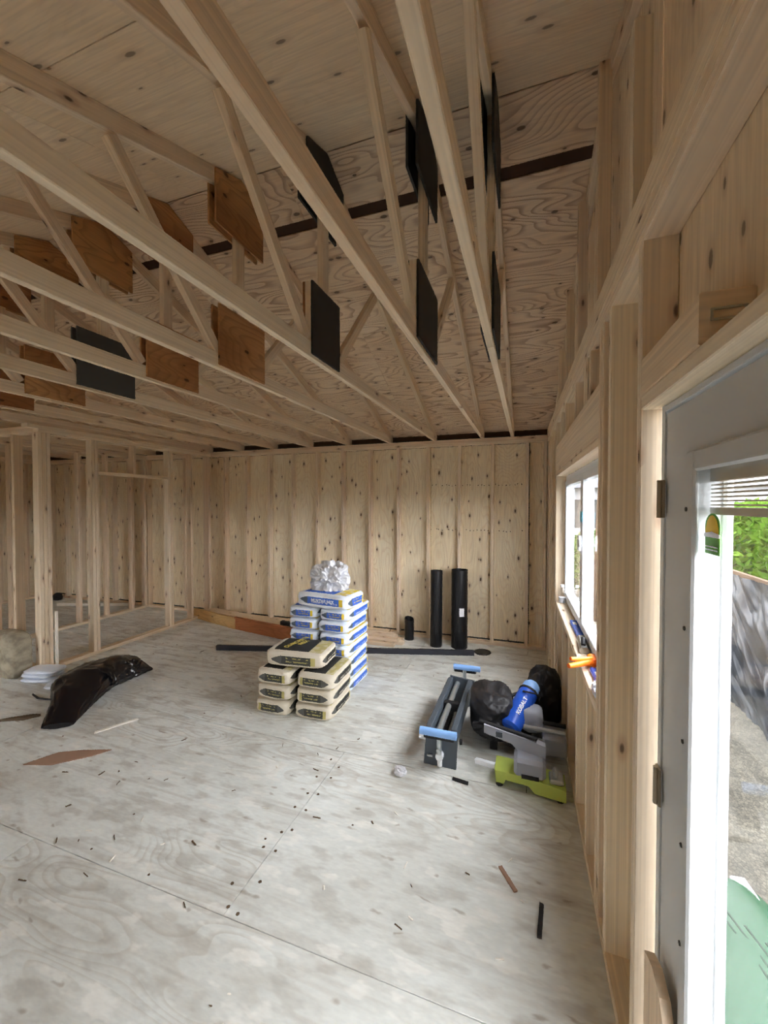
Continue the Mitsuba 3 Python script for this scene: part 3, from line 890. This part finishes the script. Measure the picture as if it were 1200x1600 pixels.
for n_, (txt, dx) in enumerate((('CONCRETE', -0.03), ('MIX', 0.035))):
    qx, qy = rot(0.10, dx, 0)
    letters(txt, 0.042, (-1.87 + ox + qx, 3.14 + oy + qy, zt_), (-math.sin(0.10) + 0.25, math.cos(0.10), 0), (-1, 0.25, 0), 'm_letter_gold', tb)
# the white stack behind
h2 = 0.112
for k in range(7):
    bag('white_cement_bag', f'white cement bag with a blue arrow badge, {ORD[k]} of the back right column' if k < 6 else 'white cement bag with a blue arrow badge, topmost of the back right column', 'white cement bags', 'm_bag_white',
        (-1.70 + RNG.normal(0, 0.006), 3.67, k * h2), (0.55, 0.31, 0.103), RNG.normal(0.0, 0.015), 50 + k)
for k in range(7):
    bag('white_cement_bag', f'white cement bag with a blue arrow badge, {ORD[k]} of the back left column' if k < 6 else 'white cement bag with a blue arrow badge, topmost of the back left column', 'white cement bags', 'm_bag_white',
        (-2.035 + RNG.normal(0, 0.006) - 0.01 * (k % 2), 3.67, k * h2 + 0.002), (0.55, 0.30, 0.103), RNG.normal(0.03, 0.02), 60 + k)
wbx = (-1.79, 3.53, 7 * h2 + 0.008)
wt = bag('white_cement_bag', 'white cement bag lying crosswise on the white stack, long blue side in front', 'white cement bags', 'm_bag_white', wbx, (0.57, 0.36, 0.135), math.pi / 2 - 0.10, 71)
del scene[wt + '__paper_sack']
V, F, UV = bag_mesh(0.36, 0.57, 0.135, 71)
face = np.floor((UV[:, 0] + 5) / 10)
loc = UV[:, 0] - 10 * face
nf = np.array([2, 3, 0, 1, 4, 5])[face.astype(int)]
c_, s_2 = math.cos(-0.12), math.sin(-0.12)
V = np.stack([V[:, 0] * c_ - V[:, 1] * s_2, V[:, 0] * s_2 + V[:, 1] * c_, V[:, 2]], 1) + np.array(wbx)
put('paper_sack', (V, F), 'm_bag_white', wt, smooth=True, uv=np.stack([loc + 10 * nf, UV[:, 1]], 1))
px, py = rot(-0.12, 0.03, -0.1885)
letters('MORTAR MIX', 0.028, (wbx[0] + px, wbx[1] + py, wbx[2] + 0.075), (math.cos(-0.12), math.sin(-0.12), 0), (0, 0, 1), 'm_letter_white', wt)
cb = thing('crumpled_bag', 'crumpled silvery white bag sitting on top of the white cement stack', 'bag')
m = lump((0.14, 0.11, 0.13), 5, 0.36, 1.8, 5, 3.0, True, -0.10)
m.apply_translation((-1.82, 3.58, 7 * h2 + 0.135 + 0.115))
put('wrapper', m, 'm_foil', cb, smooth=25)

# ------------------------------------------------------------------ pipes and boards at the back wall
def tube(r, H, wall, at, cut=0.0, tilt=0.0):
    n = 40
    t = np.linspace(0, 2 * math.pi, n, endpoint=False)
    rings = []
    for rr, top in ((r, 0), (r, 1), (r - wall, 1), (r - wall, 0)):
        z = np.full(n, H * top) + (cut * np.cos(t - 2.4) if top else 0)
        rings.append(np.stack([rr * np.cos(t), rr * np.sin(t), z], 1))
    V = np.vstack(rings)
    V[:, 0] += V[:, 2] * tilt
    k = np.arange(n)
    k2 = (k + 1) % n
    F = np.vstack([np.stack([a * n + k, a * n + k2, ((a + 1) % 4) * n + k2, ((a + 1) % 4) * n + k], 1) for a in range(4)])
    return trimesh.Trimesh(V + np.array(at), np.vstack([F[:, [0, 1, 2]], F[:, [0, 2, 3]]]), process=False)


p1 = thing('black_pipe', 'tall slim black pipe standing on end, left of the wider one', 'pipe', 'black pipes at the back wall')
put('pipe_wall', tube(0.073, 0.935, 0.004, (-1.07, 4.975, 0), tilt=0.006), 'm_black_plastic', p1, smooth=30)
p2 = thing('black_pipe', 'tall wide black pipe with a white tag, standing on end by the back wall', 'pipe', 'black pipes at the back wall')
put('pipe_wall', tube(0.098, 0.955, 0.004, (-0.79, 5.02, 0)), 'm_black_plastic', p2, smooth=30)
tg = [(0.0995 * math.sin(t), -0.0995 * math.cos(t)) for t in np.linspace(0.15, 0.75, 8)]
V = np.array([[-0.79 + a, 5.02 + b, z] for z in (0.40, 0.50) for a, b in tg])
put('tag', (V, np.array([[i, i + 1, i + 9, i + 8] for i in range(7)])), 'm_letter_white', p2, label='white paper tag')
p3 = thing('black_pipe', 'short black pipe offcut with a slanted cut end', 'pipe', 'black pipes at the back wall')
put('pipe_wall', tube(0.06, 0.27, 0.004, (-1.45, 5.10, 0), cut=0.02), 'm_black_plastic', p3, smooth=30)
lid = thing('round_disc', 'flat round black lid lying on the floor by the strip end', 'lid')
put('disc', moved(trimesh.creation.revolve(np.array([(0, 0), (0.095, 0), (0.098, 0.006), (0.094, 0.014), (0.085, 0.014), (0.082, 0.010), (0, 0.010)]), sections=36), (-0.50, 4.92, 0)), 'm_black_plastic', lid, smooth=30)
st = thing('black_strip', 'long straight black edging strip lying across the floor behind the bags', 'strip')
put('bar', beam((-3.53, 3.95, 0.03), (-0.586, 4.80, 0.03), 0.04, 0.06)[0], 'm_strip', st)
bd = thing('floor_board', 'yellowish board on edge along the foot of the back wall', 'board')
wood('plank', bd, (-4.86, 4.97, 0.075), (-3.86, 4.70, 0.075), 0.04, 0.15, m='m_board_yellow')
bd = thing('floor_board', 'orange brown board on edge beside the white cement bags', 'board')
wood('plank', bd, (-3.88, 4.71, 0.085), (-2.2, 4.40, 0.085), 0.04, 0.17, m='m_board_orange')
bd = thing('floor_board', 'grey weathered plank lying flat behind the orange board', 'board')
wood('plank', bd, (-4.7, 5.08, 0.06), (-2.2, 4.70, 0.06), 0.2, 0.12, m='m_ply_near')
bx = thing('black_box', 'small black strip end on the plank behind the white bags', 'strip')
put('bar', beam((-3.15, 4.75, 0.15), (-2.3, 4.62, 0.15), 0.06, 0.05)[0], 'm_black_paint', bx)
lab = ['uppermost', 'second', 'third', 'fourth', 'fifth', 'sixth', 'seventh', 'eighth']
offs = [(-1.80, 4.78, 0.0195, 0.50, -0.02), (-1.74, 4.885, 0.0195, 0.56, -0.02), (-1.80, 4.99, 0.0195, 0.60, -0.02), (-1.85, 5.095, 0.0195, 0.46, -0.02),
        (-1.77, 4.86, 0.058, 0.50, -0.02), (-1.86, 4.965, 0.058, 0.52, -0.02), (-1.82, 4.92, 0.0965, 0.46, -0.02), (-1.90, 5.025, 0.0965, 0.42, -0.02)]
for k, (x, y, z, L, a) in enumerate(offs):
    t = thing('lumber_offcut', 'short pale lumber offcut in the loose pile between the bags and the short pipe', 'board', 'lumber offcuts by the back wall')
    wood('plank', t, (x - L / 2, y - a * L / 2, z), (x + L / 2, y + a * L / 2, z), 0.088, 0.037)

# ------------------------------------------------------------------ saw stand
sd = thing('saw_stand', 'folded dark grey saw stand with blue roller bars lying on the floor', 'tool stand')
def sbox(name, x0, x1, y0, y1, z0, z1, m, parent, ch=0.005, label=None):
    return put(name, box(x0, x1, y0, y1, z0, z1, ch=ch), m, parent, label=label)
sbox('rail', -0.655, -0.615, 2.72, 3.56, 0.13, 0.24, 'm_tool_dark', sd)
sbox('rail', -0.485, -0.445, 2.72, 3.56, 0.13, 0.24, 'm_tool_dark', sd)
def plate(y):
    m = extrude([(-0.115, 0.0), (0.105, 0.0), (0.115, 0.23), (-0.095, 0.25)], 0.02)
    v = np.array(m.vertices)
    m.vertices = np.stack([-0.545 + v[:, 0], y + v[:, 2], v[:, 1]], 1)
    if m.volume < 0:
        m.invert()
    return m
put('end_plate', plate(2.68), 'm_tool_dark', sd)
put('end_plate', plate(3.56), 'm_tool_dark', sd)
put('tube', rodm((-0.575, 2.74, 0.19), (-0.575, 3.15, 0.19), 0.022), 'm_silver', sd, smooth=40)
put('tube', rodm((-0.575, 3.19, 0.19), (-0.575, 3.56, 0.19), 0.022), 'm_silver', sd, smooth=40)
sbox('cross_bar', -0.615, -0.485, 3.14, 3.19, 0.15, 0.215, 'm_tool_black', sd)
sbox('leg', -0.60, -0.57, 2.9, 3.5, 0.02, 0.06, 'm_tool_black', sd)
sbox('leg', -0.53, -0.50, 2.9, 3.5, 0.02, 0.06, 'm_tool_black', sd)
for y, z, tag_ in ((2.60, 0.27, 0), (3.78, 0.25, 1)):
    put('roller', rodm((-0.665 + 0.02 * tag_, y, z), (-0.425 + 0.02 * tag_, y, z), 0.025, 20), 'm_blue_pale', sd, smooth=40, label='pale blue roller bar')
    sbox('roller_bracket', -0.645, -0.445, y + 0.012, y + 0.032, z - 0.055, z - 0.01, 'm_tool_black', sd)
    yy = (y, 2.68) if tag_ == 0 else (3.57, y)
    put('post', join(rodm((-0.545, (yy[0] + yy[1]) / 2 if tag_ == 0 else y, z - 0.16), (-0.545, (yy[0] + yy[1]) / 2 if tag_ == 0 else y, z - 0.02), 0.017), rodm((-0.545, yy[0], 0.15), (-0.545, yy[1], 0.15), 0.012)), 'm_silver', sd, smooth=40)
put('knob', join(rodm((-0.545, 2.675, 0.09), (-0.545, 2.635, 0.09), 0.026, 10), rodm((-0.545, 2.66, 0.02), (-0.545, 2.66, 0.09), 0.016)), 'm_white_plastic', sd, smooth=30, label='white clamping knob')
put('knob', rodm((-0.655, 2.72, 0.16), (-0.70, 2.71, 0.17), 0.018, 10), 'm_white_plastic', sd, smooth=30)
sbox('handle', -0.635, -0.595, 2.664, 2.68, 0.06, 0.075, 'm_silver', sd, 0.004)
sbox('knob', -0.44, -0.42, 2.80, 2.83, 0.10, 0.13, 'm_tool_black', sd)

# ------------------------------------------------------------------ mitre saw with the blue motor
sw = thing('miter_saw', 'mitre saw with a blue motor and a black dust bag by the window wall', 'saw')
ma, mb = np.array([-0.115, 2.93, 0.20]), np.array([0.01, 3.20, 0.36])
ax_ = (mb - ma) / np.linalg.norm(mb - ma)
mot = put('motor_housing', join(rodm(ma, ma + ax_ * 0.02, 0.055, 24, 0.07), rodm(ma + ax_ * 0.02, mb, 0.07, 24, 0.068)), 'm_blue', sw, smooth=35, label='blue motor housing')
put('motor_cap', join(rodm(mb, mb + ax_ * 0.06, 0.064, 24, 0.061), rodm(mb + ax_ * 0.06, mb + ax_ * 0.085, 0.061, 24, 0.042)), 'm_blue_pale', sw, smooth=35)
put('cap_band', rodm(mb - ax_ * 0.012, mb + ax_ * 0.004, 0.071, 24), 'm_tool_black', sw, smooth=35)
mid = (ma + mb) / 2
cam_dir = np.array(EYE) - mid
cam_dir -= ax_ * (cam_dir @ ax_)
cam_dir /= np.linalg.norm(cam_dir)
up_ = np.cross(cam_dir, ax_)
letters('KOBALT', 0.027, mid + cam_dir * 0.0700, ax_, up_, 'm_letter_white', mot, True, 0.003)
m = lump((0.15, 0.24, 0.145), 8, 0.09, 1.3, 5, 3.4, True, -0.15)
m = moved(m, (-0.25, 3.16, 0.215), rz=0.15)
put('dust_bag', m, 'm_fabric_black', sw, smooth=30, label='black fabric dust bag')
put('bag_frame', join(rodm((-0.19, 3.15, 0.29), (-0.04, 3.24, 0.34), 0.012), rodm((-0.19, 3.15, 0.29), (-0.19, 3.05, 0.22), 0.012), rodm((-0.19, 3.05, 0.22), (-0.05, 3.10, 0.26), 0.012)), 'm_tool_black', sw, smooth=40)
put('base_table', moved(extrude([(-0.3, -0.05), (-0.1, -0.08), (0.18, -0.12), (0.2, 0.2), (-0.05, 0.26), (-0.3, 0.12)], 0.05), (0.0, 3.1, 0.06)), 'm_tool_dark', sw)
put('slide_rail', rodm((-0.02, 2.93, 0.24), (0.24, 2.90, 0.25), 0.014), 'm_silver', sw, smooth=40)
put('slide_rail', rodm((-0.01, 3.03, 0.24), (0.25, 3.0, 0.25), 0.014), 'm_tool_black', sw, smooth=40)
put('rail_bracket', box(0.10, 0.245, 2.86, 3.05, 0.10, 0.225, ch=0.012), 'm_tool_grey', sw)
put('gear_head', moved(lump((0.08, 0.09, 0.08), 3, 0.15, 2.0, 3, 4.0), (0.03, 3.07, 0.24)), 'm_tool_grey', sw, smooth=40)
put('blade_guard', moved(trimesh.creation.revolve(np.array([(0, -0.012), (0.115, -0.012), (0.12, 0), (0.115, 0.012), (0, 0.012)]), sections=36), (-0.06, 3.02, 0.15), rx=math.pi / 2 - 0.3, rz=0.8), 'm_tool_black', sw, smooth=30)
put('fence', beam((-0.22, 3.0, 0.13), (0.2, 2.95, 0.13), 0.02, 0.05)[0], 'm_silver', sw)
put('foot', box(-0.25, -0.2, 3.0, 3.05, 0.0, 0.06), 'm_tool_black', sw)
put('foot', box(0.12, 0.17, 3.05, 3.1, 0.0, 0.06), 'm_tool_black', sw)
put('cable', trimesh.util.concatenate([rodm(a, b, 0.006, 8) for a, b in zip([(-0.03, 3.12, 0.40), (0.06, 3.10, 0.40), (0.10, 3.16, 0.36), (0.09, 3.28, 0.28)], [(0.06, 3.10, 0.40), (0.10, 3.16, 0.36), (0.09, 3.28, 0.28), (0.12, 3.35, 0.1)])]), 'm_tool_black', sw, smooth=40)
# ------------------------------------------------------------------ grey saw base with the lime green foot
s2 = thing('chop_saw', 'grey chop saw with a lime green foot plate lying in front of the blue saw', 'saw')
m = extrude([(-0.22, 0.075), (-0.21, 0.0), (-0.165, 0.0), (-0.155, 0.03), (-0.02, 0.035), (0.02, 0.0), (0.19, 0.0), (0.19, 0.07), (-0.02, 0.085)], 0.16)
v = np.array(m.vertices)
m.vertices = np.stack([0.03 + v[:, 0], 2.60 - 0.14 * v[:, 0] + v[:, 2], 0.012 + v[:, 1]], 1)
if m.volume < 0:
    m.invert()
put('foot_plate', m, 'm_lime', s2, label='lime green foot plate')
for x, y in ((-0.16, 2.635), (0.19, 2.60)):
    put('rubber_foot', moved(trimesh.creation.cylinder(0.022, 0.014, sections=14), (x, y, 0.007)), 'm_tool_black', s2)
put('body', box(-0.075, 0.11, 2.60, 2.76, 0.085, 0.20, ch=0.02), 'm_tool_grey', s2)
m = extrude([(-0.24, 0.03), (-0.24, -0.035), (-0.06, -0.055), (0.03, -0.15), (0.14, -0.15), (0.14, 0.0), (0.02, 0.015)], 0.05)
v = np.array(m.vertices)
m.vertices = np.stack([-0.03 + v[:, 0], 2.70 + v[:, 2] - 0.25 * v[:, 0], 0.27 + v[:, 1] * 0.85], 1)
if m.volume < 0:
    m.invert()
put('arm', m, 'm_tool_grey', s2)
put('arm_top', beam((-0.30, 2.80, 0.295), (0.06, 2.70, 0.29), 0.03, 0.014)[0], 'm_tool_black', s2)
put('arm_handle', rodm((-0.27, 2.79, 0.27), (-0.34, 2.81, 0.255), 0.018, 12, 0.024), 'm_tool_black', s2, smooth=40)
put('scale_plate', box(-0.19, -0.15, 2.727, 2.737, 0.245, 0.275), 'm_tool_dark', s2)
put('extension_bar', beam((-0.19, 2.70, 0.07), (-0.32, 2.74, 0.055), 0.03, 0.03)[0], 'm_white_plastic', s2, label='white extension bar')
put('clamp', join(box(0.13, 0.21, 2.60, 2.70, 0.085, 0.115, ch=0.008), box(0.15, 0.18, 2.62, 2.68, 0.115, 0.16, ch=0.01)), 'm_silver', s2)
put('vent', box(-0.03, 0.07, 2.594, 2.60, 0.092, 0.115), 'm_tool_black', s2)
bp = thing('tool_bag', 'black soft tool bag slumped against the window wall behind the saw', 'bag')
m = lump((0.12, 0.17, 0.21), 12, 0.14, 2.0, 4, 3.0, True, -0.19)
m.apply_translation((0.13, 3.55, 0.19))
put('fabric', m, 'm_fabric_black', bp, smooth=30)

# ------------------------------------------------------------------ on the window sill
ZS = WZ0
def sk(x, y):
    return x + 0.292 - 0.022 * (y - 1.5)
lv = thing('spirit_level', 'blue box level lying along the window sill', 'level')
put('body', beam((sk(0.062, 3.28), 3.28, ZS + 0.012), (sk(0.066, 2.90), 2.90, ZS + 0.012), 0.045, 0.022)[0], 'm_blue', lv)
put('vial', beam((sk(0.062, 3.22), 3.22, ZS + 0.0235), (sk(0.062, 3.16), 3.16, ZS + 0.0235), 0.026, 0.003)[0], 'm_white_plastic', lv)
pl = thing('steel_plane', 'small steel hand tool lying on the sill behind the orange clamp', 'tool')
put('body', beam((sk(0.045, 2.62), 2.62, ZS + 0.02), (sk(0.06, 2.86), 2.86, ZS + 0.02), 0.05, 0.04, ch=0.01)[0], 'm_steel', pl)
put('grip', rodm((sk(0.045, 2.66), 2.66, ZS + 0.04), (sk(0.05, 2.70), 2.70, ZS + 0.07), 0.014), 'm_tool_black', pl, smooth=30)
cl = thing('spring_clamp', 'orange spring clamp lying on the edge of the window sill', 'clamp')
c0 = np.array([sk(-0.075, 2.30), 2.28, ZS + 0.045])
c1 = np.array([sk(0.06, 2.42), 2.42, ZS + 0.035])
put('handle', rodm(c0, c1, 0.012, 12, 0.02), 'm_orange', cl, smooth=40)
put('handle', rodm(c0 + [0.012, 0.03, 0.028], c1 + [0, 0, 0.012], 0.009, 12, 0.014), 'm_orange', cl, smooth=40)
put('jaw', moved(lump((0.035, 0.05, 0.026), 3, 0.1, 2.0, 3, 3.0), c1 + [0.008, 0.02, 0.0]), 'm_orange', cl, smooth=40)
cs_ = thing('blue_case', 'dark blue flat case lying on the near end of the window sill', 'case')
put('body', beam((sk(0.06, 2.38), 2.36, ZS + 0.012), (sk(0.06, 2.18), 2.18, ZS + 0.012), 0.05, 0.022, ch=0.006)[0], 'm_blue', cs_)
put('label_patch', beam((sk(0.062, 2.30), 2.30, ZS + 0.0235), (sk(0.062, 2.24), 2.24, ZS + 0.0235), 0.03, 0.002)[0], 'm_white_plastic', cs_)
rg = thing('white_rag', 'crumpled white rag on the near end of the window sill', 'rag')
put('cloth', moved(lump((0.04, 0.09, 0.03), 15, 0.25, 2.5, 4, 2.0, True, -0.02), (sk(0.05, 2.08), 2.08, ZS + 0.02)), 'm_clear_film', rg, smooth=30)
bo = thing('clear_bottle', 'clear plastic bottle with a white cap in the far corner of the sill', 'bottle')
prof = np.array([(0, 0), (0.03, 0), (0.033, 0.01), (0.033, 0.09), (0.026, 0.115), (0.013, 0.13), (0.013, 0.145)])
put('shell', moved(trimesh.creation.revolve(prof, sections=24), (sk(0.05, 3.93), 3.93, ZS)), 'm_bottle', bo, smooth=30)
put('cap', rodm((sk(0.05, 3.93), 3.93, ZS + 0.14), (sk(0.05, 3.93), 3.93, ZS + 0.16), 0.015), 'm_white_plastic', bo, smooth=30)
put('liquid', rodm((sk(0.05, 3.93), 3.93, ZS + 0.002), (sk(0.05, 3.93), 3.93, ZS + 0.05), 0.029), 'm_clear_film', bo, smooth=30)

# ------------------------------------------------------------------ left side of the floor
bb = thing('plastic_bag', 'glossy black plastic bag lying on the floor in front of the left partition', 'plastic bag')
def bagtube(path, radii, seed, amp=0.25):
    path = np.array(path, float)
    n, k = 90, 56
    t = np.linspace(0, 1, n)
    tt = np.linspace(0, 1, len(path))
    P = np.stack([np.interp(t, tt, path[:, i]) for i in range(3)], 1)
    R = np.stack([np.interp(t, tt, np.array(radii)[:, i]) for i in range(2)], 1)
    d = np.gradient(P, axis=0)
    d /= np.linalg.norm(d, axis=1, keepdims=True)
    side = np.cross(d, [0, 0, 1])
    side /= np.linalg.norm(side, axis=1, keepdims=True)
    a = np.linspace(0, 2 * math.pi, k, endpoint=False)
    V = P[:, None] + side[:, None] * (np.cos(a)[None, :, None] * R[:, 0][:, None, None]) + np.array([0, 0, 1.0]) * (np.sin(a)[None, :, None] * R[:, 1][:, None, None])
    q = np.stack([np.repeat(t[:, None] * 6, k, 1), np.cos(a)[None].repeat(n, 0) * 1.3, np.sin(a)[None].repeat(n, 0) * 1.3], -1)
    nz = meshkit.fbm(q * np.array([1.8, 2.2, 2.2]) + seed, 4, seed)
    rid = 1 - np.abs(nz - 0.5) * 4
    V = P[:, None] + (V - P[:, None]) * (1 + amp * (rid - 0.3))[..., None]
    V[..., 2] = np.maximum(V[..., 2], 0.004)
    V = V.reshape(-1, 3)
    i, j = np.meshgrid(np.arange(n - 1), np.arange(k), indexing='ij')
    F = np.stack([i * k + j, (i + 1) * k + j, (i + 1) * k + (j + 1) % k, i * k + (j + 1) % k], -1).reshape(-1, 4)
    F = np.vstack([F[:, [0, 1, 2]], F[:, [0, 2, 3]]])
    caps = [[0, (j + 1) % k, j] for j in range(1, k - 1)] + [[(n - 1) * k, (n - 1) * k + j, (n - 1) * k + j + 1] for j in range(1, k - 1)]
    m = trimesh.Trimesh(V, np.vstack([F, caps]), process=False)
    m.fix_normals()
    return m
put('film', bagtube([(-3.45, 2.13, 0.03), (-3.62, 2.36, 0.09), (-3.78, 2.55, 0.13), (-3.86, 2.72, 0.12), (-3.86, 2.95, 0.11), (-3.84, 3.10, 0.09), (-3.83, 3.22, 0.03)],
                    [(0.10, 0.02), (0.15, 0.09), (0.22, 0.13), (0.22, 0.13), (0.18, 0.12), (0.15, 0.10), (0.12, 0.03)], 4, 0.16), 'm_black_film', bb, smooth=25)
for k, (x, y, z, L, w, a) in enumerate([(-4.58, 2.72, 0.02, 0.36, 0.24, 0.3), (-4.60, 2.72, 0.059, 0.34, 0.22, 0.2), (-4.57, 2.72, 0.098, 0.33, 0.2, 0.35), (-4.20, 2.66, 0.03, 0.30, 0.16, 0.6)]):
    t = thing('folded_plastic', ('white folded plastic packet, lowest of the small stack by the corner post', 'white folded plastic packet, middle of the small stack by the corner post',
                                 'white folded plastic packet, top of the small stack by the corner post', 'white plastic packet lying between the small stack and the black bag')[k], 'plastic packet', 'white plastic packets')
    V, F, UV = bag_mesh(w, L, 0.034, 80 + k, 4.0, 0.05)
    c, s = math.cos(a), math.sin(a)
    V = np.stack([V[:, 0] * c - V[:, 1] * s + x, V[:, 0] * s + V[:, 1] * c + y, V[:, 2] + z - 0.018], 1)
    put('sheet', (V, F), 'm_clear_film', t, smooth=True)
t = thing('black_sheet', 'folded black sheet lying on the white packets by the partition', 'plastic packet')
V, F, UV = bag_mesh(0.12, 0.42, 0.03, 90, 4.0, 0.06)
c, s = math.cos(0.75), math.sin(0.75)
put('sheet', (np.stack([V[:, 0] * c - V[:, 1] * s - 4.22, V[:, 0] * s + V[:, 1] * c + 3.0, V[:, 2] + 0.042], 1), F), 'm_black_film', t, smooth=True)
t = thing('black_strap', 'thin black strap lying on the floor left of the black bag', 'strap')
put('band', trimesh.util.concatenate([rodm(a, b, 0.008, 8) for a, b in zip([(-4.28, 2.44, 0.01), (-4.16, 2.41, 0.01), (-4.06, 2.42, 0.01)], [(-4.16, 2.41, 0.01), (-4.06, 2.42, 0.01), (-3.96, 2.45, 0.01)])]), 'm_tool_black', t)
sk_ = thing('paper_sack_block', 'beige padded block standing at the left edge in front of the studs', 'sack')
V, F, UV = bag_mesh(0.22, 0.44, 0.44, 95, 6.0, 0.03)
put('body', (V + [-5.03, 2.66, 0.0], F), 'm_sack', sk_, smooth=True)
wt2 = thing('white_trim', 'narrow white trim strip leaning upright against the corner post', 'trim')
put('strip', box(-4.742, -4.722, 2.915, 2.94, 0.0, 0.62, ch=0.002), 'm_white_wood', wt2)
wt3 = thing('white_trim', 'long white trim strip lying on blocks in the room behind the partition', 'trim')
put('strip', beam((-7.53, 4.69, 0.05), (-6.36, 5.10, 0.05), 0.05, 0.045)[0], 'm_white_wood', wt3)
dk = thing('dark_bundle', 'small dark bundle on the floor at the far wall behind the partition', 'bundle')
put('cloth', moved(lump((0.08, 0.06, 0.07), 4, 0.2, 2.0, 3, 2.0, True, -0.055), (-8.1, 5.04, 0.057)), 'm_fabric_black', dk, smooth=30)

# ------------------------------------------------------------------ litter on the floor
def litter(name, label, cat, pts, hgt, m):
    t = thing(name, label, cat)
    q = extrude(pts, hgt)
    q.apply_translation((0, 0, 0.0005))
    put('piece', q, m, t)
litter('plywood_scrap', 'reddish brown splintered plywood scrap on the floor at the left', 'scrap', [(-3.20, 1.76), (-3.02, 1.82), (-2.86, 1.98), (-2.80, 2.08), (-3.0, 2.0), (-3.12, 1.93)], 0.006, 'm_scrap')
litter('wood_sliver', 'thin pale wood sliver in front of the black plastic bag', 'scrap', [(-3.14, 2.20), (-3.12, 2.18), (-2.99, 2.45), (-3.01, 2.46)], 0.008, 'm_white_wood')
litter('wood_sliver', 'thin brown wood sliver on the floor near the right wall', 'scrap', [(-0.125, 2.02), (-0.11, 2.03), (-0.035, 1.92), (-0.05, 1.91)], 0.008, 'm_scrap')
litter('black_marker', 'short black stub on the floor near the right wall', 'stub', [(0.045, 1.74), (0.063, 1.74), (0.075, 1.88), (0.058, 1.89)], 0.016, 'm_tool_black')
litter('black_clip', 'small black plastic offcut in front of the saw stand', 'offcut', [(-0.445, 2.57), (-0.445, 2.59), (-0.345, 2.575), (-0.345, 2.555)], 0.012, 'm_tool_black')
litter('dark_scrap', 'dark curled scrap on the floor at the left edge', 'scrap', [(-4.02, 2.05), (-3.86, 2.13), (-3.80, 2.22), (-3.86, 2.2), (-3.95, 2.12)], 0.02, 'm_dark_scrap')
litter('wood_chip', 'small pale wood chip at the bottom right of the floor', 'chip', [(0.09, 1.40), (0.13, 1.38), (0.155, 1.44), (0.12, 1.46)], 0.012, 'm_white_wood')
wr_ = thing('plastic_wrapper', 'small crumpled clear wrapper on the floor in front of the saw stand', 'wrapper')
put('film', moved(lump((0.035, 0.03, 0.025), 22, 0.35, 2.5, 3, 2.0, True, -0.02), (-0.776, 2.515, 0.021)), 'm_foil', wr_)
G = np.random.default_rng(77)
chips = []
for i in range(90):
    x, y = G.uniform(-4.2, 0.1), G.uniform(0.9, 4.3)
    a, L, w = G.uniform(0, math.pi), G.uniform(0.01, 0.045), G.uniform(0.003, 0.008)
    if (-2.4 < x < -1.3 and 2.7 < y < 4.2) or (x < -3.2 and 1.9 < y < 3.5) or (-0.9 < x < 0.3 and 2.4 < y < 3.9):
        x, y = G.uniform(-2.6, -0.3), G.uniform(0.9, 2.3)
    chips.append(beam((x, y, 0.003), (x + L * math.cos(a), y + L * math.sin(a), 0.003), w, 0.004)[0])
for nm, m_, sl in (('sawdust_chips', 'm_dark_scrap', slice(0, 55)), ('pale_chips', 'm_white_wood', slice(55, 90))):
    put(nm, join(*[trimesh.Trimesh(*c, process=False) for c in chips[sl]]), m_, None)
    labels[nm] = {'label': 'dark splinters scattered over the plywood floor' if nm == 'sawdust_chips' else 'pale wood splinters scattered over the plywood floor', 'category': 'splinters', 'kind': 'stuff'}

# ------------------------------------------------------------------ green bag outside the door
gb_ = thing('soil_bag', 'green plastic soil bag with a white edge lying outside the door', 'bag')
def gbag(L, W, H, at, rz, m, name):
    V, F, UV = bag_mesh(L, W, H, 99, 4.5, 0.04)
    c, s = math.cos(rz), math.sin(rz)
    V = np.stack([V[:, 0] * c - V[:, 1] * s, V[:, 0] * s + V[:, 1] * c, V[:, 2]], 1) + np.array(at)
    return put(name, (V, F), m, gb_, smooth=True)
gbag(0.95, 0.50, 0.2, (0.86, 2.12, -0.36), -0.12, 'm_green_bag', 'sack')
put('white_edge', beam((1.045, 2.60, -0.20), (1.135, 1.75, -0.20), 0.07, 0.02, ch=0.008)[0], 'm_letter_white', gb_)
for k in range(4):
    a = np.array([0.84 + 0.05 * k, 2.38 - 0.06 * k, -0.155])
    put('print', beam(a, a + [0.10, -0.40, 0], 0.014, 0.01)[0], 'm_letter_green', gb_)
